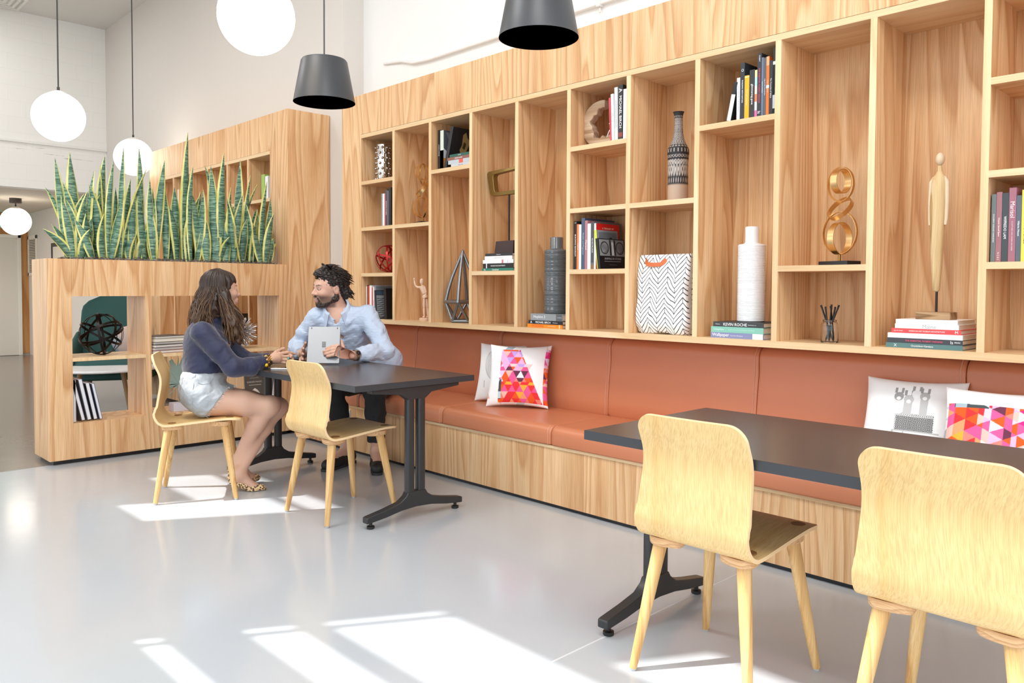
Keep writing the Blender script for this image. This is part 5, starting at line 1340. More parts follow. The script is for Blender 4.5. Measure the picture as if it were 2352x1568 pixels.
def bbox(pts, m):
    P = np.array([tuple(p) for p in pts]); return P.min(0) - m, P.max(0) + m
def strands(mb_list, M, specs, cols, q):
    pass

# ================================================================== the woman
WO = Vector((-4.655, -1.56, 0)); WF = Vector((.464, .886, 0)).normalized(); WR = Vector((WF.y, -WF.x, 0))
def W(a, b, z): return WO + WF*a + WR*b + Vector((0, 0, z))
WSK = (.60, .36, .26)
woman = thing('person', 'woman with long wavy brown hair, navy blouse, pale denim shorts and leopard heels', 'person', (-4.655, -1.56, .46))
HM = frame(W(.128, -.005, 1.209), (.16, .986, -.02), (0, 0, 1), .93)
RW = np.array([[WF.x, WR.x, 0], [WF.y, WR.y, 0], [0, 0, 1]], dtype=f32)
hd = local(head_sdf(False, 1), HM)
shR, elR, wrR = W(.035, .150, .968), W(.205, .185, .765), W(.385, .085, .788)
shL, elL, wrL = W(.055, -.155, .968), W(.25, -.17, .772), W(.405, -.07, .788)
torso = union(.05, ell(W(.03, 0, .87), (.10, .135, .16), RW), ell(W(.045, 0, .96), (.075, .15, .07), RW), ell(W(.095, .065, .885), (.062, .066, .062), RW), ell(W(.10, -.065, .885), (.062, .066, .062), RW), ell(W(.035, 0, .74), (.105, .125, .11), RW), ell(W(.02, 0, .60), (.12, .165, .115), RW), cap(W(.06, 0, 1.0), W(.09, 0, 1.10), .055, .048))
hipR, knR, anR = W(.06, .088, .562), W(.405, .082, .520), W(.208, -.035, .165)
hipL, knL, anL = W(.06, -.088, .562), W(.452, -.070, .487), W(.222, .02, .108)
heR, baR, toR = W(.190, -.03, .112), W(.275, -.135, .045), W(.318, -.18, .036)
heL, baL, toL = W(.195, .018, .075), W(.305, .02, .022), W(.35, .02, .016)
def leg(h, k, a):
    h, k, a = Vector(h), Vector(k), Vector(a); cf = k.lerp(a, .30) + (k - h).normalized()*-.018
    return union(.03, cap(h, h.lerp(k, .55), .088, .072), cap(h.lerp(k, .55), k, .072, .052), ell(k, (.054, .054, .056)), cap(k, cf, .048, .051), cap(cf, a, .051, .031), ell(a, (.033, .033, .036)))
footR = union(.02, cap(anR, heR, .030, .027), cap(anR, baR, .029, .028), cap(baR, toR, .028, .018), cap(heR, baR, .024, .022))
footL = union(.02, cap(anL, heL, .030, .027), cap(anL, baL, .029, .026), cap(baL, toL, .026, .014), cap(heL, baL, .024, .020))
arms = union(.03, cap(shR, elR, .044, .036), cap(elR, wrR, .037, .025), cap(shL, elL, .044, .036), cap(elL, wrL, .037, .025))
body = union(.03, torso, arms, leg(hipR, knR, anR), leg(hipL, knL, anL), footR, footL)
whole = union(.025, body, hd)
# hands, lightly clasped
kR = [W(.462, .030, .826), W(.468, .036, .808), W(.466, .042, .792), W(.458, .044, .777)]
palmR = union(.016, cap(wrR, W(.42, .068, .797), .024, .025), ell(W(.435, .058, .802), (.036, .018, .030), RW), *[cap(W(.415, .066, .797), k, .016, .0105) for k in kR])
fR = [finger([kR[0], W(.506, .012, .832), W(.532, -.006, .826), W(.550, -.020, .818)], .0100, .0072), finger([kR[1], W(.510, .020, .808), W(.528, .004, .800), W(.526, -.012, .794)], .0100, .0075),
      finger([kR[2], W(.504, .030, .788), W(.520, .012, .780), W(.514, -.004, .776)], .0096, .0072), finger([kR[3], W(.490, .034, .771), W(.504, .020, .764), W(.500, .006, .762)], .0088, .0066), finger([W(.412, .048, .812), W(.438, .030, .834), W(.456, .012, .844), W(.468, -.002, .846)], .0120, .0082)]
kL = [W(.478, -.018, .822), W(.484, -.026, .806), W(.480, -.032, .790), W(.470, -.034, .775)]
palmL = union(.016, cap(wrL, W(.435, -.055, .795), .024, .024), ell(W(.448, -.044, .800), (.036, .018, .030), RW), *[cap(W(.43, -.055, .797), k, .016, .0105) for k in kL])
fL = [finger([kL[0], W(.514, .002, .820), W(.530, .020, .812), W(.526, .034, .804)], .0098, .0074), finger([kL[1], W(.520, -.004, .797), W(.536, .016, .790), W(.532, .032, .782)], .0098, .0074),
      finger([kL[2], W(.512, -.010, .778), W(.532, .010, .768), W(.526, .030, .762)], .0094, .0072), finger([kL[3], W(.498, -.014, .765), W(.516, .006, .757), W(.512, .024, .754)], .0086, .0066), finger([W(.43, -.032, .812), W(.455, -.012, .838), W(.474, .004, .852), W(.486, .014, .856)], .0118, .0080)]
handR = union(.0045, palmR, *fR); handL = union(.0045, palmL, *fL)
zc = 1.075
m_body = sdf_mesh(whole, W(0, 0, 0) + Vector((-.45, -.45, 0)), Vector((-4.0, -.85, zc)), .0065)
m_head = sdf_mesh(whole, Vector((-4.80, -1.62, zc - .0065)), Vector((-4.42, -1.22, 1.36)), .0026)
lo, hi = bbox([wrR, W(.57, -.05, .74), W(.38, .1, .87)], .04); m_hr = sdf_mesh(handR, lo, hi, .0024)
lo, hi = bbox([wrL, W(.57, .06, .74), W(.38, -.1, .87)], .04); m_hl = sdf_mesh(handL, lo, hi, .0024)
VB, FB = join(m_body, m_head, m_hr, m_hl)
CB = np.tile(np.array(WSK), (len(VB), 1)); hm = VB[:, 2] > zc - .01
CB[hm] = world_col(VB[hm], HM, lambda P: head_color(P, False, WSK, (.50, .13, .12), 1))
build_np('body', (VB, FB), SKINM, woman, CB)
# nails
nm = MB()
for k, fp in enumerate(((.550, -.020, .818), (.526, -.012, .794), (.514, -.004, .776), (.526, .034, .804), (.532, .032, .782), (.526, .030, .762))):
    nm.ell(W(fp[0] + .0015, fp[1] + (.0055 if k > 2 else .003), fp[2] + .004), (.0045, .0045, .0035), 10, 6)
build('nails', nm, mat('d8a79c', .3), woman, smooth=180)
# blouse
NAVY = NT('navy_blouse'); NAVY.set(Base_Color=NAVY.mix(NAVY.noise(NAVY.coord(), 9, 3), lin('171c38'), lin('20264a')), Roughness=.62); NAVY.b.inputs['Sheen Weight'].default_value = .3; NAVY = NAVY.mat
bt = union(.05, ell(W(.03, 0, .87), (.112, .147, .16), RW), ell(W(.04, 0, .965), (.084, .158, .068), RW), ell(W(.095, .065, .885), (.076, .078, .074), RW), ell(W(.10, -.065, .885), (.076, .078, .074), RW), ell(W(.035, 0, .755), (.125, .145, .10), RW), cap(W(.07, 0, 1.02), W(.083, 0, 1.045), .062, .058))
def sleeve(s, e, w):
    s, e, w = Vector(s), Vector(e), Vector(w); mid = e.lerp(w, .5) + Vector((0, 0, -.016))
    return union(.028, cap(s, s.lerp(e, .5), .062, .058), cap(s.lerp(e, .5), e, .058, .054), cap(e, mid, .052, .052), cap(mid, e.lerp(w, .84), .050, .038))
slv = union(.02, inter(sleeve(shR, elR, wrR), plane(Vector(elR).lerp(wrR, .86), Vector(wrR) - Vector(elR)), .004), inter(sleeve(shL, elL, wrL), plane(Vector(elL).lerp(wrL, .86), Vector(wrL) - Vector(elL)), .004))
bl = union(.03, inter(bt, plane(W(0, 0, .725), (0, 0, -1)), .004), slv)
bl = sub(bl, cap(W(.10, 0, 1.06), W(.155, 0, .975), .040, .016), .006)
bl = wrinkle(wrinkle(bl, .0022, 38, 4), .0008, 120, 9)
cuffs = union(.004, *[inter(cap(Vector(e).lerp(w, .84), Vector(e).lerp(w, .95), .036, .034), plane(Vector(e).lerp(w, .945), Vector(w) - Vector(e)), .002) for e, w in ((elR, wrR), (elL, wrL))])
lo, hi = bbox([shR, shL, wrR, wrL, W(-.1, .1, .71), W(.18, -.1, 1.08)], .09)
build_np('blouse', sdf_mesh(union(.004, bl, cuffs), lo, hi, .005), NAVY, woman)
# shorts
DEN = NT('pale_denim'); _o = DEN.coord(); DEN.set(Base_Color=DEN.mix(DEN.noise(_o, 22, 4, .7), lin('8d9299'), lin('b4babf')), Roughness=.85); DEN.bump(DEN.noise(_o, 500, 2), .06, .001); DEN = DEN.mat
def sleg(h, k): return union(.03, cap(h, Vector(h).lerp(k, .6), .101, .088))
hemn = WF*.80 + Vector((0, 0, -.60))
sh = union(.04, ell(W(.02, 0, .61), (.135, .180, .125), RW), ell(W(.03, 0, .70), (.125, .145, .08), RW), inter(sleg(hipR, knR), plane(W(.120, .09, .575), hemn), .004), inter(sleg(hipL, knL), plane(W(.155, -.09, .575), hemn), .004))
sh = inter(sh, plane(W(0, 0, .757), (0, 0, 1)), .004); sh = inter(sh, plane(W(0, 0, .468), (0, 0, -1)), .004)
sh = wrinkle(wrinkle(sh, .0018, 48, 14), .0007, 130, 3)
lo, hi = bbox([W(-.16, -.2, .45), W(.26, .22, .78), W(-.16, .22, .45), W(.26, -.2, .78)], .04)
so_ = build_np('shorts', sdf_mesh(sh, lo, hi, .0045), DEN, woman)
def ring_on(fn, pts, nrm): pass
# waistband, belt loops, pocket seam
def snap(fn, p, d, off=.0015, n=40):
    """walk from p along -d until the surface"""
    p = Vector(p); d = Vector(d).normalized()
    for i in range(n):
        s = float(fn(np.array([tuple(p)], dtype=f32))[0])
        if abs(s) < .0006: break
        p = p - d*s*.8
    return p + d*off
wb = []
for k in range(60):
    a = 2*PI*k/60; d = WF*math.cos(a) + WR*math.sin(a)
    wb.append(snap(sh, W(.03, 0, .742) + d*.17, d, .0005))
build('waistband', MB().strip(wb, (0, 0, 1), .015, .003, closed=True), DEN, so_, smooth=50, world=False)
SEAMD = mat('868d96', .8)
sm = MB()
for z0, pa in ((0, [(-.35, .70), (-.42, .63), (-.5, .56), (-.6, .50)]), (1, [(1.02, .715), (1.10, .690), (1.25, .672), (1.45, .668), (1.62, .676)]), (2, [(1.75, .724), (1.78, .64), (1.80, .56), (1.82, .49)])):
    pts = []
    for a, z in pa:
        d = (WF*math.cos(a if z0 else PI/2 + .9 + a*.2) + WR*math.sin(a if z0 else PI/2 + .9 + a*.2)).normalized()
        pts.append(snap(sh, W(.02, 0, z) + d*.22, d, .0008))
    sm.tube(pts, .0013, 5)
build('seam_stitching', sm, SEAMD, so_, smooth=50, world=False)
fr = MB(); q = random.Random(2)
for (h, k, p0) in ((hipR, knR, W(.120, .09, .575)), (hipL, knL, W(.155, -.09, .575))):
    ax = (Vector(k) - Vector(h)).normalized(); u = WR; w = ax.cross(u).normalized()
    for i in range(70):
        a = 2*PI*i/70; d = u*math.cos(a) + w*math.sin(a)
        c = Vector(h) + ax*(((p0 - Vector(h)).dot(hemn))/ax.dot(hemn) if abs(ax.dot(hemn)) > .01 else 0)
        rr = .092; b = c + d*rr; b = b + ax*(((p0 - b).dot(hemn))/ax.dot(hemn))
        if b.z < .475: continue
        e = b + ax*q.uniform(.004, .018) + Vector((q.uniform(-.004, .004), q.uniform(-.004, .004), -q.uniform(0, .006)))
        fr.tube([b - ax*.004, b.lerp(e, .5), e], [.001, .0009, .0004], 4)
build('frayed_hem', fr, mat('e6e9ec', .9), so_, smooth=60, world=False)
# heels with a leopard pattern
LEO = NT('leopard_suede'); _v = LEO.n('ShaderNodeTexVoronoi'); LEO.l(LEO.coord(), _v.inputs['Vector']); _v.inputs['Scale'].default_value = 95
_n = LEO.noise(LEO.coord(), 130, 2)
LEO.set(Base_Color=LEO.ramp(LEO.math('ADD', _v.outputs['Distance'], LEO.math('MULTIPLY', LEO.math('SUBTRACT', _n, .5), .5)), [(0, 'a8794a'), (.22, '9c6b3d'), (.26, '2a1a12'), (.46, '2e1d13'), (.5, 'dcb98a'), (1, 'e6c89c')]), Roughness=.7); LEO = LEO.mat
def pump(he, ba, to, an):
    he, ba, to, an = Vector(he), Vector(ba), Vector(to), Vector(an); d = (to - ba).normalized(); sd = Vector((-d.y, d.x, 0)).normalized(); tip = to + d*.022
    low = Vector((0, 0, -.006))
    o = union(.012, cap(ba + low, to + low*.5, .033, .022), cap(to + low*.5, tip + low, .021, .008), cap(he + low, ba + low*1.3, .029, .030), cap(he - d*.012 + Vector((0, 0, .012)), he + low, .027, .028))
    up = Vector((0, 0, 1)); 
    cut = union(.01, cap(an + up*.02, ba - d*.005 + up*.030, .034, .026), cap(he + up*.035 + d*.02, ba + up*.034 - d*.01, .028, .024))
    o = sub(o, cut, .004)
    return o
for he, ba, to, an in ((heR, baR, toR, anR), (heL, baL, toL, anL)):
    o = pump(he, ba, to, an); lo, hi = bbox([he, ba, to, Vector(to) + (Vector(to) - Vector(ba)).normalized()*.03], .05); lo[2] = max(lo[2], .003)
    s = build_np('heeled_shoe', sdf_mesh(o, lo, hi, .0026), LEO, woman)
    hx = Vector(he); build('stiletto_heel', MB().tube([hx - Vector((0, 0, .02)), hx + Vector((-.004, -.006, -.05)) if hx.z > .09 else hx + Vector((-.003, -.004, -.045)), Vector((hx.x - .004, hx.y - .006, max(0.001, hx.z - .112 if hx.z > .09 else .001)))], [.016, .007, .0045], 12), LEO, s, smooth=50, world=False)
# hair
q = random.Random(12)
cover = union(.03, ell((-.014, 0, .040), (.108, .089, .092)), ell((-.055, 0, -.07), (.075, .098, .13)))
cover = sub(cover, ell((.095, 0, -.035), (.092, .110, .098)), .01)
drape = union(.04, cap((-.085, 0, -.10), (-.13, 0, -.30), .078, .050), cap((.0, .082, -.03), (.045, .112, -.20), .036, .030), cap((.045, .112, -.20), (.105, .085, -.34), .030, .014), cap((.0, -.082, -.03), (.040, -.115, -.20), .036, .030), cap((.040, -.115, -.20), (.10, -.10, -.34), .030, .014))
hairf = wrinkle(local(union(.03, cover, drape), HM), .005, 75, 6)
lo, hi = W(.128, 0, 1.209) + Vector((-.26, -.26, -.46)), W(.128, 0, 1.209) + Vector((.24, .24, .16))
hv, hf = sdf_mesh(hairf, lo, hi, .0045)
hairm = MB(); hc = []
def lock(pts, r, seg=4): 
    hairm.tube([HM @ Vector(p) for p in pts], r, seg, flat=.55)
def hcol(t, k):
    a = np.array((.030, .016, .011)); b = np.array((.070, .034, .018)); c = np.array((.34, .185, .085)); e = np.array((.20, .095, .04))
    base = a*(1-t) + b*t
    return base*(1-k*t) + (c if k > .55 else e)*k*t
for i in range(1100):
    psi = math.radians(q.uniform(80, 280)); front = abs(math.cos(psi)) if math.cos(psi) > -.25 else 0
    side = 1 if math.sin(psi) > 0 else -1
    rx, ry, rz = .112 + q.uniform(-.003, .006), .093 + q.uniform(-.003, .006), .096 + q.uniform(-.003, .005)
    pts = []
    for al in (8, 26, 46, 66, 84, 98):
        a = math.radians(al); pts.append(Vector((-.014 + rx*math.sin(a)*math.cos(psi), ry*math.sin(a)*math.sin(psi), .038 + rz*math.cos(a))))
    p = pts[-1].copy(); L = q.uniform(.22, .37); ph = q.uniform(0, 6); am = q.uniform(.003, .011); n = 10
    isf = math.cos(psi) > -.35
    tx = (q.uniform(.0, .12) if isf else q.uniform(-.17, -.07)); ty = side*q.uniform(.075, .135) if isf else q.uniform(-.115, .115)
    for k in range(1, n + 1):
        s = k/n; e = s*s*(3 - 2*s)
        x = p.x + (tx - p.x)*e; y = p.y + (ty - p.y)*e + side*.02*math.sin(PI*s)
        if not isf: x -= .018*math.sin(PI*s)
        z = p.z - L*s
        pts.append(Vector((x + am*(.3 + s)*math.sin(11*s + ph), y + am*(.3 + s)*math.cos(9*s + ph*1.7), z)))
    r0 = q.uniform(.0018, .0036); N = len(pts)
    nb = len(hairm.v); lock(pts, [r0*(.6 + .4*min(1, j/4))*(1 if j < N*.7 else max(.15, 1 - (j - N*.7)/(N*.3)*.85)) for j in range(N)])
    kk = q.random()**1.5
    for j in range(N): hc += [hcol(max(0, (j/(N-1) - .3)/.7), kk)]*4
Lh = (np.array(HM.inverted())[:3, :3] @ hv.T).T + np.array(HM.inverted())[:3, 3]
tt = np.clip((-.02 - Lh[:, 2])/.3, 0, 1)[:, None]
hcm = np.array((.028, .015, .011))*(1 - tt) + np.array((.085, .042, .022))*tt
o = build('hair', (np.concatenate([hv, np.array(hairm.v)]).tolist(), hf.tolist() + [[i + len(hv) for i in f] for f in hairm.f]), HAIRM, woman, smooth=180, col=np.concatenate([hcm, np.array(hc)]))
# jewellery
br = MB(); q = random.Random(4); wd = (Vector(wrR) - Vector(elR)).normalized(); u = wd.orthogonal().normalized(); w = wd.cross(u); mi = []
for row in range(4):
    c = Vector(elR).lerp(wrR, .955) + wd*(.010*row - .002)
    for k in range(16):
        a = 2*PI*k/16 + .2*row; br.ell(c + (u*math.cos(a) + w*math.sin(a))*(.034 - .001*row), q.uniform(.0052, .0066), 8, 6, mat=q.choice((0, 0, 1, 2)))
br.ell(Vector(elR).lerp(wrR, .99) + WR*.030 + Vector((0, 0, -.020)), .012, 14, 10, mat=3)
build('bracelet', br, [mat('33221a', .25), mat('a97a3a', .25), mat('d6b070', .3), mat('f2c417', .25)], woman, smooth=180)
build('ring', MB().ell(W(.512, .036, .797), (.007, .006, .008), 12, 8), mat('5fae9c', .25), woman, smooth=180)
ec = HM @ Vector((-.006, -.094, -.058)); hoop = [ec + WF*.019*math.cos(2*PI*k/24) + Vector((0, 0, .021*math.sin(2*PI*k/24))) for k in range(24)]
build('hoop_earring', MB().tube(hoop, .0018, 8, closed=True), mat('e8c27a', .25, 1), woman, smooth=60)
nk = MB(); q = random.Random(9)
for k in range(16):
    s = k/15; nk.ell(W(.166 + .012*math.sin(s*3), .045 - .03*s, .975 - .115*s), q.uniform(.0035, .0055), 8, 6, mat=q.randrange(4))
build('necklace', nk, [mat('c83a3a', .3), mat('3a6ac8', .3), mat('6ac8d0', .3), mat('d8b060', .3)], woman, smooth=180)

# ================================================================== the man
MSK = (.66, .39, .29)
man = thing('person', 'bearded laughing man in a light blue shirt holding a tablet', 'person', (-4.80, -.15, .46))
MO = Vector((-4.746, -.622, 1.224)); RT = Vector((.696, .718, 0))
MM = frame(MO, Vector((-.10, -.985, -.10)), Vector((0, 0, 1)) + RT*.20, 1.04)
mh = local(head_sdf(True, 1), MM)
sL, eL, wL = Vector((-4.605, -.415, 1.045)), Vector((-4.405, -.395, .805)), Vector((-4.395, -.655, .787))
sR, eR, wR = Vector((-4.835, -.665, 1.025)), Vector((-5.005, -.725, .812)), Vector((-4.735, -.835, .782))
nb_, pel = Vector((-4.735, -.565, 1.085)), Vector((-4.82, -.15, .56))
ua = (sL - sR).normalized(); sp_ = (nb_ - pel); sp_ = (sp_ - ua*sp_.dot(ua)).normalized(); fa = ua.cross(sp_)
if fa.dot(Vector((.8, -.6, 0))) < 0: fa = -fa
RM = np.array([[ua.x, fa.x, sp_.x], [ua.y, fa.y, sp_.y], [ua.z, fa.z, sp_.z]], dtype=f32)
chest = (sL + sR)/2 - sp_*.13 + fa*.005
def mtorso(g): return union(.06, ell(chest, (.170 + g, .112 + g, .19), RM), ell((sL + sR)/2 - sp_*.03, (.185 + g, .085 + g, .075 + g), RM), cap(chest - sp_*.15, pel + Vector((0, 0, .03)), .135 + g, .14 + g), ell(pel, (.15 + g, .15 + g, .11)))
hL, kL_, aL = Vector((-4.715, -.17, .545)), Vector((-4.455, -.455, .530)), Vector((-4.505, -.405, .105))
hR, kR_, aR = Vector((-4.905, -.22, .545)), Vector((-4.800, -.560, .525)), Vector((-4.725, -.500, .105))
def mleg(h, k, a, g, ra=.038): return union(.035, cap(h, k, .084 + g, .062 + g), cap(k, k.lerp(a, .35), .058 + g, .058 + g), cap(k.lerp(a, .35), a, .058 + g, ra + g))
tipL, tipR = Vector((-4.305, -.535, .03)), Vector((-4.632, -.735, .03))
def mfoot(a, t): 
    d = (t - a); d.z = 0; d.normalize(); hl = Vector((a.x, a.y, .045)) - d*.035
    return union(.025, cap(a, hl, .036, .034), cap(a, Vector((t.x, t.y, .035)) - d*.03, .036, .026), cap(hl, Vector((t.x, t.y, .03)) - d*.03, .030, .024))
marm = union(.03, cap(sL, eL, .050, .042), cap(eL, wL, .041, .030), cap(sR, eR, .050, .042), cap(eR, wR, .041, .030))
mneck = cap(nb_ - sp_*.05, MM @ Vector((-.035, 0, -.10)), .066, .058)
mwhole = union(.03, mtorso(-.004), mneck, marm, mleg(hL, kL_, aL, -.008), mleg(hR, kR_, aR, -.008), mfoot(aL, tipL), mfoot(aR, tipR), mh)
# tablet geometry (the left hand grips its back)
TBR, TBL = Vector((-4.345, -.795, .748)), Vector((-4.488, -.942, .748)); tu = Vector((-.11, .08, .225)).normalized(); tr = (TBR - TBL).normalized(); tn = tr.cross(tu).normalized()
if tn.dot(Vector((.8, -.6, 0))) < 0: tn = -tn
def TP(a, b, c): return TBL + tr*a + tu*b + tn*c      # a along the bottom edge, b up the tablet, c towards the camera
kn = [TP(.198, .108, .034), TP(.202, .088, .037), TP(.204, .068, .037), TP(.203, .050, .034)]
pc = TP(.226, .072, .018)
palm = union(.016, cap(wL, pc, .027, .028), *[cap(pc, k, .022, .0125) for k in kn], cap(wL, TP(.212, .045, .024), .024, .018))
fg = [finger([kn[0], TP(.165, .106, .028), TP(.140, .101, .018), TP(.122, .097, .014)], .0112, .0085), finger([kn[1], TP(.160, .085, .029), TP(.130, .080, .018), TP(.108, .077, .014)], .0114, .0086), finger([kn[2], TP(.163, .064, .029), TP(.133, .060, .018), TP(.112, .058, .014)], .0110, .0084), finger([kn[3], TP(.170, .046, .026), TP(.146, .043, .018), TP(.128, .041, .013)], .0102, .0078),
      finger([TP(.224, .09, -.002), TP(.222, .122, -.016), TP(.214, .148, -.020), TP(.209, .168, -.018)], .0135, .0092)]
mhand = union(.0045, palm, *fg)
rk = Vector((-4.66, -.87, .80))
mhand2 = union(.006, cap(wR, rk, .027, .024), finger([rk, Vector((-4.615, -.895, .815)), Vector((-4.575, -.915, .835))], .012, .009), finger([rk + Vector((0, 0, -.018)), Vector((-4.612, -.90, .795)), Vector((-4.570, -.92, .80))], .012, .009), finger([rk + Vector((-.005, -.004, -.034)), Vector((-4.615, -.90, .772)), Vector((-4.575, -.92, .765))], .0115, .0085), finger([rk + Vector((-.01, -.005, .01)), Vector((-4.63, -.875, .845)), Vector((-4.60, -.885, .868))], .0125, .009), finger([rk + Vector((-.02, -.006, -.038)), Vector((-4.635, -.905, .758)), Vector((-4.60, -.925, .753))], .0105, .008))
zc2 = 1.10
m1 = sdf_mesh(mwhole, (-5.2, -1.0, 0), (-4.15, .1, zc2), .007)
m2 = sdf_mesh(mwhole, MO + Vector((-.19, -.19, zc2 - MO.z - .007)), MO + Vector((.20, .20, .16)), .0026)
lo, hi = bbox([wL, TP(.1, .03, .05), TP(.23, .19, -.03), TP(.1, .12, .05)], .035); m3 = sdf_mesh(mhand, lo, hi, .0026)
lo, hi = bbox([wR, (-4.56, -.93, .87), (-4.6, -.9, .74)], .03); m4 = sdf_mesh(mhand2, lo, hi, .0032)
VB, FB = join(m1, m2, m3, m4); CB = np.tile(np.array(MSK), (len(VB), 1)); hmk = (VB[:, 2] > zc2 - .01)
CB[hmk] = world_col(VB[hmk], MM, lambda P: head_color(P, True, MSK, (.55, .19, .16), 1))
build_np('body', (VB, FB), SKINM, man, CB)
nm = MB()
for p in (TP(.124, .097, .0225), TP(.110, .077, .0225), TP(.114, .058, .0225), TP(.130, .041, .021)): nm.ell(p, (.0052, .0052, .0042), 10, 6)
build('nails', nm, mat('dea898', .3), man, smooth=180)
# shirt
SHIRT = NT('blue_striped_shirt'); _s = SHIRT.sep(SHIRT.coord()); _w = SHIRT.math('SINE', SHIRT.math('MULTIPLY', SHIRT.math('ADD', SHIRT.math('ADD', _s[0], SHIRT.math('MULTIPLY', _s[1], .8)), SHIRT.math('MULTIPLY', _s[2], .35)), 1500))
SHIRT.set(Base_Color=SHIRT.mix(SHIRT.math('MULTIPLY_ADD', _w, .5, .5), lin('9fb3d2'), lin('d3dcea')), Roughness=.8); SHIRT = SHIRT.mat
def msleeve(s, e, w): return union(.03, cap(s, s.lerp(e, .5), .068, .062), cap(s.lerp(e, .5), e, .062, .056), cap(e, e.lerp(w, .6), .054, .049), inter(cap(e.lerp(w, .5), w, .049, .043), plane(e.lerp(w, .88), w - e), .003))
shirt = union(.035, mtorso(.010), msleeve(sL, eL, wL), msleeve(sR, eR, wR), ell((-4.70, -.20, .70), (.13, .13, .13)))
shirt = inter(shirt, plane((-4.8, -.15, .60), (0, 0, -1)), .006)
vt = nb_ + fa*.045 + sp_*.02; vb = chest + fa*.118 + sp_*.02
shirt = sub(shirt, union(.01, cap(vt, vb, .052, .012), cap(nb_ - fa*.01 - sp_*.01, nb_ + sp_*.12, .062, .07)), .005)
shirt = wrinkle(wrinkle(shirt, .0042, 34, 21), .0016, 105, 22)
col_ = MB()
lo, hi = bbox([sL, sR, eL, eR, wL, wR, (-4.85, .0, .56), (-4.6, -.1, .56), nb_], .10)
so_ = build_np('shirt', sdf_mesh(shirt, lo, hi, .0055), SHIRT, man)
# collar: a band round the neck with two turned-down points
cb = MB(); rings = []
for i in range(33):
    a = math.radians(-150 + 300*i/32)      # 0 = back of the neck
    d = -fa*math.cos(a) + ua*math.sin(a); up_ = .030 + .016*math.cos(a)
    dn = .020 + .030*max(0, -math.cos(a))**1.5 + (.022 if abs(abs(math.degrees(a)) - 132) < 14 else 0)
    c = nb_ - sp_*.015 + fa*(.012 + .020*(1 - math.cos(a))*.5)
    top = c + d*.076 + sp_*(up_ + .022); mid = c + d*.088 + sp_*(up_ + .018); bot = c + d*(.108 + .02*max(0, -math.cos(a))) - sp_*(dn - .012)
    rings.append([top, mid, bot, bot - d*.004, mid - d*.006 - sp_*.004, top - d*.004])
cb.rings(rings)
build('collar', cb, SHIRT, so_, smooth=50, world=False)
bt_ = MB()
for i in range(4):
    p = snap(shirt, chest + fa*.20 - sp_*(.01 + .055*i) + ua*.004, fa, .001)
    bt_.add([tuple(v) for v in (p + ua*.005*math.cos(2*PI*k/12) + sp_*.005*math.sin(2*PI*k/12) + fa*.0012 for k in range(12))], [tuple(range(12))])
    bt_.ell(p, .0042, 10, 6)
build('buttons', bt_, mat('eef0f4', .3), so_, smooth=60, world=False)
pk = [snap(shirt, chest + fa*.20 - sp_*(.005 + .02*i) + ua*.02, fa, .0008) for i in range(11)]
build('placket', MB().strip(pk, ua, .0012, .0012), mat('8ea2c2', .8), so_, smooth=60, world=False)
# trousers
BLK = NT('black_trousers'); BLK.set(Base_Color=lin('1d1e21'), Roughness=.8); BLK = BLK.mat
def hemcut(fn, k, a, s): p = k.lerp(a, s); return inter(fn, plane(p, a - k), .003)
tr_ = union(.04, ell(pel, (.165, .165, .115)), hemcut(mleg(hL, kL_, aL, .008, .044), kL_, aL, .80), hemcut(mleg(hR, kR_, aR, .008, .044), kR_, aR, .80))
tr_ = inter(tr_, plane((-4.8, -.15, .68), (0, 0, 1)), .004); tr_ = inter(tr_, lambda P: np.where((P[:, 1] > -.27), .4665 - P[:, 2], -1.0).astype(f32), .003)
tr_ = wrinkle(tr_, .0035, 45, 31)
build_np('trousers', sdf_mesh(tr_, (-5.08, -.72, .1), (-4.3, .08, .72), .0065), BLK, man)
for a, t in ((aL, tipL), (aR, tipR)):
    d = (t - a); d.z = 0; d.normalize(); hl = Vector((a.x, a.y, .05)) - d*.04; tp = Vector((t.x, t.y, .038)) - d*.035
    lo_ = union(.02, cap(hl, hl.lerp(tp, .5), .038, .043), cap(hl.lerp(tp, .5), tp, .043, .040), cap(hl + Vector((0, 0, .02)), hl, .034, .036))
    lo_ = inter(sub(lo_, cap(Vector((a.x, a.y, .12)), Vector((a.x, a.y, .075)) + d*.02, .036, .034), .004), plane((0, 0, .014), (0, 0, -1)), .003)
    lo, hi = bbox([hl, tp], .06); lo[2] = .0
    s = build_np('loafer', sdf_mesh(lo_, lo, hi, .0035), mat('1a1a1c', .55), man)
    n = 26; sd = Vector((-d.y, d.x, 0)); out_ = []
    for k in range(n):
        an = 2*PI*k/n; c = hl.lerp(tp, .5); L = (tp - hl).length/2
        out_.append(c + d*(L*math.copysign(1, math.cos(an))*min(1, abs(math.cos(an))*1.4) + .040*math.cos(an)) + sd*(.041*math.copysign(abs(math.sin(an))**.7, math.sin(an))))
    build('sole', MB().rings([[(p.x, p.y, z) for p in out_] for z in (.001, .018)]), mat('2c2c2e', .6), s, world=False, smooth=40)
    st = [snap(lo_, hl.lerp(tp, .62) + sd*x + Vector((0, 0, .13)), Vector((0, 0, 1)), .001) for x in (-.036, -.02, 0, .02, .036)]
    build('strap', MB().strip(st, d, .010, .0018), mat('222224', .45), s, world=False, smooth=40)
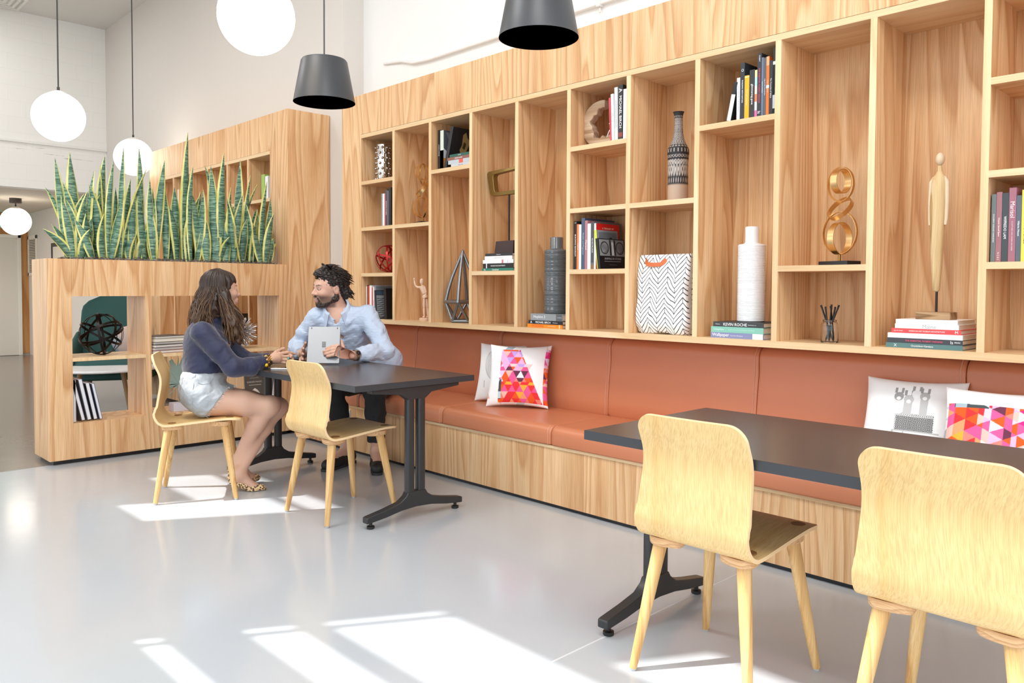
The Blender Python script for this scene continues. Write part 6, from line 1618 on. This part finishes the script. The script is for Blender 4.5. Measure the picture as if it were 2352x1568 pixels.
# hair, beard, sunglasses, watch
q = random.Random(33)
hc_ = union(.025, ell((-.026, 0, .046), (.106, .088, .088)), ell((-.090, 0, -.020), (.050, .074, .078)), ell((.045, 0, .100), (.052, .062, .032)))
hc_ = sub(hc_, ell((.098, 0, -.030), (.088, .100, .094)), .012)
hc_ = sub(hc_, union(.01, ell((-.004, .090, -.022), (.036, .030, .046)), ell((-.004, -.090, -.022), (.036, .030, .046))), .006)
hfm = wrinkle(local(hc_, MM), .005, 90, 8)
hv, hf = sdf_mesh(hfm, MO + Vector((-.2, -.2, -.18)), MO + Vector((.24, .24, .19)), .0034)
hmb = MB()
for i in range(420):
    psi = math.radians(q.uniform(0, 360)); al = math.radians(q.uniform(4, 92)); c = math.cos(psi)
    p = Vector((-.026 + .108*math.sin(al)*c, .090*math.sin(al)*math.sin(psi), .046 + .090*math.cos(al)))
    if p.x > .035 and p.z < .062 or (p.x > -.02 and p.z < .03): continue
    L = q.uniform(.03, .055) if p.z > .02 else q.uniform(.02, .038); pts = [p]
    d = Vector((-.9, p.y*1.2, .15 if p.x > -.02 else -.5)); d.normalize()
    nrm = Vector((p.x + .026, p.y, p.z - .046)).normalized()
    for k in range(1, 6):
        d = (d + Vector((-.12, 0, -.10))).normalized(); cur = pts[-1] + d*L/5
        rel = Vector(((cur.x + .026)/.112, cur.y/.094, (cur.z - .046)/.094))
        if rel.length < 1.0 and cur.z > -.04: cur = Vector((-.026 + rel.x/rel.length*.112, rel.y/rel.length*.094, .046 + rel.z/rel.length*.094))
        pts.append(cur + Vector((q.uniform(-1, 1), q.uniform(-1, 1), q.uniform(-1, 1)))*.002)
    hmb.tube([MM @ x for x in pts], [.0034, .0040, .0038, .0032, .0022, .0007], 4, flat=.6)
for i in range(60):   # longer curls at the nape and a tuft on top
    y = q.uniform(-.07, .07)
    if i % 4 == 0: p = Vector((q.uniform(.0, .06), y*.6, .128)); pts = [p, p + Vector((-.02, 0, .018)), p + Vector((-.045, 0, .022)), p + Vector((-.07, y*.1, .012))]
    else: p = Vector((-.105, y, q.uniform(-.05, .0))); pts = [p, p + Vector((-.022, 0, -.012)), p + Vector((-.034, 0, -.030)), p + Vector((-.046, 0, -.034 + q.uniform(-.008, .014)))]
    hmb.tube([MM @ x for x in pts], [.004, .0046, .0036, .0008], 5)
C1 = np.tile(np.array((.020, .014, .012)), (len(hv), 1)); C2 = np.repeat(np.array([np.array((.020, .014, .012))*q.uniform(.8, 2.4) for _ in range(len(hmb.v)//4 + 1)]), 4, axis=0)[:len(hmb.v)]
build('hair', (np.concatenate([hv, np.array(hmb.v)]).tolist(), hf.tolist() + [[i + len(hv) for i in f] for f in hmb.f]), HAIRM, man, smooth=180, col=np.concatenate([C1, C2]))
jaw = union(.02, cap((-.014, .059, -.030), (-.010, .058, -.060), .016, .020), cap((-.014, -.059, -.030), (-.010, -.058, -.060), .016, .020), cap((-.012, .0575, -.058), (.052, .0225, -.099), .0225, .0235), cap((-.012, -.0575, -.058), (.052, -.0225, -.099), .0225, .0235), ell((.071, 0, -.102), (.026, .031, .022)))
mus = union(.006, cap((.104, .004, -.046), (.094, .027, -.060), .0048, .0042), cap((.104, -.004, -.046), (.094, -.027, -.060), .0048, .0042), cap((.094, .027, -.060), (.082, .030, -.088), .0045, .006), cap((.094, -.027, -.060), (.082, -.030, -.088), .0045, .006))
jaw = sub(jaw, ell((.098, 0, -.070), (.022, .029, .022)), .006)
bfm = wrinkle(wrinkle(local(union(.006, jaw, mus), MM), .0022, 260, 5), .0012, 520, 6)
bv, bf = sdf_mesh(bfm, MO + Vector((-.13, -.17, -.16)), MO + Vector((.13, .09, .02)), .0024)
build('beard', (bv.tolist(), bf.tolist()), HAIRM, man, smooth=180, col=np.array([np.array((.032, .020, .015))*q.uniform(.6, 1.9) for _ in range(len(bv))]))
sg = MB(); P_ = lambda x, y, z: MM @ Vector((x, y, z))
for s in (-1, 1):
    sg.tube([P_(.01, s*.070, .137), P_(-.03, s*.092, .095), P_(-.055, s*.098, .045), P_(-.065, s*.094, .012)], [.0032, .003, .003, .0036], 8)
    ring = [P_(.012 + .012*math.sin(2*PI*k/20), s*(.034 + .029*math.cos(2*PI*k/20)), .142 + .018*math.sin(2*PI*k/20)) for k in range(20)]
    sg.tube(ring, .0022, 6, closed=True); sg.add(ring, [tuple(range(20))])
sg.tube([P_(.014, -.008, .146), P_(.016, 0, .149), P_(.014, .008, .146)], .0024, 6)
build('sunglasses', sg, mat('101012', .2), man, smooth=40)
ax = (wL - eL).normalized(); u = ax.orthogonal().normalized(); w = ax.cross(u); cW = eL.lerp(wL, .95)
wt = MB().strip([cW + (u*math.cos(2*PI*k/28) + w*math.sin(2*PI*k/28))*.0345 for k in range(28)], ax, .009, .002, closed=True)
wa = build('wristwatch', wt, mat('c9c3b8', .25, 1), man, smooth=40)
fd = (Vector((.72, -.62, .30))); fd = (fd - ax*fd.dot(ax)).normalized(); fc = cW + fd*.036; sdv = ax.cross(fd)
dial = MB()
for r, a, b, mi in ((.0195, -.004, .004, 0), (.0160, .004, .0046, 1)):
    dial.rings([[fc + (ax*math.cos(2*PI*k/28) + sdv*math.sin(2*PI*k/28))*r + fd*h for k in range(28)] for h in (a, b)], mi)
dial.strip([fc + fd*.0049, fc + fd*.0049 + ax*.010], sdv, .0008, .0003, 0).strip([fc + fd*.0049, fc + fd*.0049 + sdv*.012], ax, .0007, .0003, 0)
build('dial', dial, [mat('c9c3b8', .2, 1), mat('1c222c', .2)], wa, world=False, smooth=30)
# tablet and phone
tb = thing('tablet', 'silver tablet held upright by the man on the table', 'tablet', (-4.42, -.87, .748))
Mt = Matrix(((tr.x, tu.x, tn.x, 0), (tr.y, tu.y, tn.y, 0), (tr.z, tu.z, tn.z, 0), (0, 0, 0, 1))); Mt = Matrix.Translation(TBL) @ Mt
c = MB(); c.prism(rrect([(0, 0), (.205, 0), (.205, .262), (0, .262)], .008), -.0045, .0045, 0, Mt)
build('casing', c, mat('8c8f93', .4, .5), tb, smooth=30, bevel=.001)
build('screen', MB().prism([(.006, .008), (.199, .008), (.199, .254), (.006, .254)], -.0052, -.0046, 0, Mt), mat('15171a', .1), tb)
lg = MB(); lg.box(.092, .116, .112, .152, .0046, .0052, 0, Mt)
for i in (0, 1):
    for j in (0, 1): lg.box(.0945 + .0105*i, .1035 + .0105*i, .1150 + .0180*j, .1310 + .0180*j, .0052, .0055, 1, Mt)
build('logo', lg, [mat('1a1c1f', .25), mat('3c3f44', .2)], tb)
build('camera_bumps', MB().box(.018, .023, .244, .256, .0046, .0052, 0, Mt).box(.183, .188, .244, .256, .0046, .0052, 0, Mt), BLACK, tb)
ph = thing('phone', 'white phone lying on the black table under the woman\'s hands', 'phone', (-4.37, -1.16, .74))
pm = Matrix.Translation((-4.345, -1.175, .7405)) @ Matrix.Rotation(.80, 4, 'Z')
build('body', MB().prism(rrect([(-.036, -.072), (.036, -.072), (.036, .072), (-.036, .072)], .009), 0, .0075, 0, pm @ Matrix.Rotation(PI/2, 4, 'Z')), mat('e6e6e4', .25, .3), ph, smooth=30, bevel=.0015)
build('screen', MB().prism(rrect([(-.033, -.068), (.033, -.068), (.033, .068), (-.033, .068)], .007), .0075, .0079, 0, pm @ Matrix.Rotation(PI/2, 4, 'Z')), mat('2a2c30', .08), ph)
# ------------------------------------------------------------------ light and camera
W = bpy.data.worlds.new('sky'); SC.world = W; W.use_nodes = True
W.node_tree.nodes['Background'].inputs[0].default_value = (.88, .95, 1, 1)
W.node_tree.nodes['Background'].inputs[1].default_value = 2.7
sd = bpy.data.lights.new('sun', 'SUN'); sd.energy = 6.5; sd.angle = math.radians(.6); sd.color = (1, .97, .92)
so = bpy.data.objects.new('sun', sd); COL.objects.link(so)
so.rotation_euler = Vector((.5, .866, -1.3)).to_track_quat('-Z', 'Y').to_euler()
def area(name, loc, sx, sy, power, col=(1, 1, 1), rot=(0, 0, 0)):
    l = bpy.data.lights.new(name, 'AREA'); l.shape = 'RECTANGLE'; l.size = sx; l.size_y = sy; l.energy = power; l.color = col
    o = bpy.data.objects.new(name, l); COL.objects.link(o); o.location = loc; o.rotation_euler = rot
for i, (x, y, p) in enumerate(((-1.0, -2.6, 70), (-4.0, -2.9, 70), (-7.5, -2.6, 50), (-10.5, -2.0, 30), (1.6, -2.4, 65))):
    area('added_top_fill', (x, y, CH - .03), 1.2, 1.2, p, (1, .98, .95))  # unseen area lamps added for soft top light
area('added_lounge_fill', (-14, -2.4, 2.47), .8, .8, 45, (1, .86, .68))  # unseen warm fill lamp added to brighten the far lounge
cd = bpy.data.cameras.new('camera'); cam = bpy.data.objects.new('camera', cd); COL.objects.link(cam)
cd.sensor_width = 36; cd.lens = 36*1823.56/2352; cd.shift_y = -60.1/2352; cd.clip_start = .05; cd.clip_end = 200
yw, pt, rl = math.radians(45.8882), math.radians(-1.9817), math.radians(.2769)
fw = Vector((-math.sin(yw)*math.cos(pt), math.cos(yw)*math.cos(pt), math.sin(pt))); rt = Vector((math.cos(yw), math.sin(yw), 0)); up = rt.cross(fw)
r2 = rt*math.cos(rl) + up*math.sin(rl); u2 = -rt*math.sin(rl) + up*math.cos(rl)
cam.matrix_world = Matrix(((r2.x, u2.x, -fw.x, 0), (r2.y, u2.y, -fw.y, -3.4905), (r2.z, u2.z, -fw.z, 1.2306), (0, 0, 0, 1)))
SC.camera = cam
vs = SC.view_settings; vs.view_transform = 'Standard'; vs.look = 'None'; vs.gamma = 1; vs.use_curve_mapping = False; vs.exposure = 0
SC.cycles.max_bounces = 8; SC.cycles.diffuse_bounces = 5; SC.cycles.glossy_bounces = 4; SC.cycles.transmission_bounces = 6; SC.cycles.use_denoising = True
SC.cycles.sample_clamp_indirect = 8; SC.cycles.caustics_reflective = False; SC.cycles.caustics_refractive = False
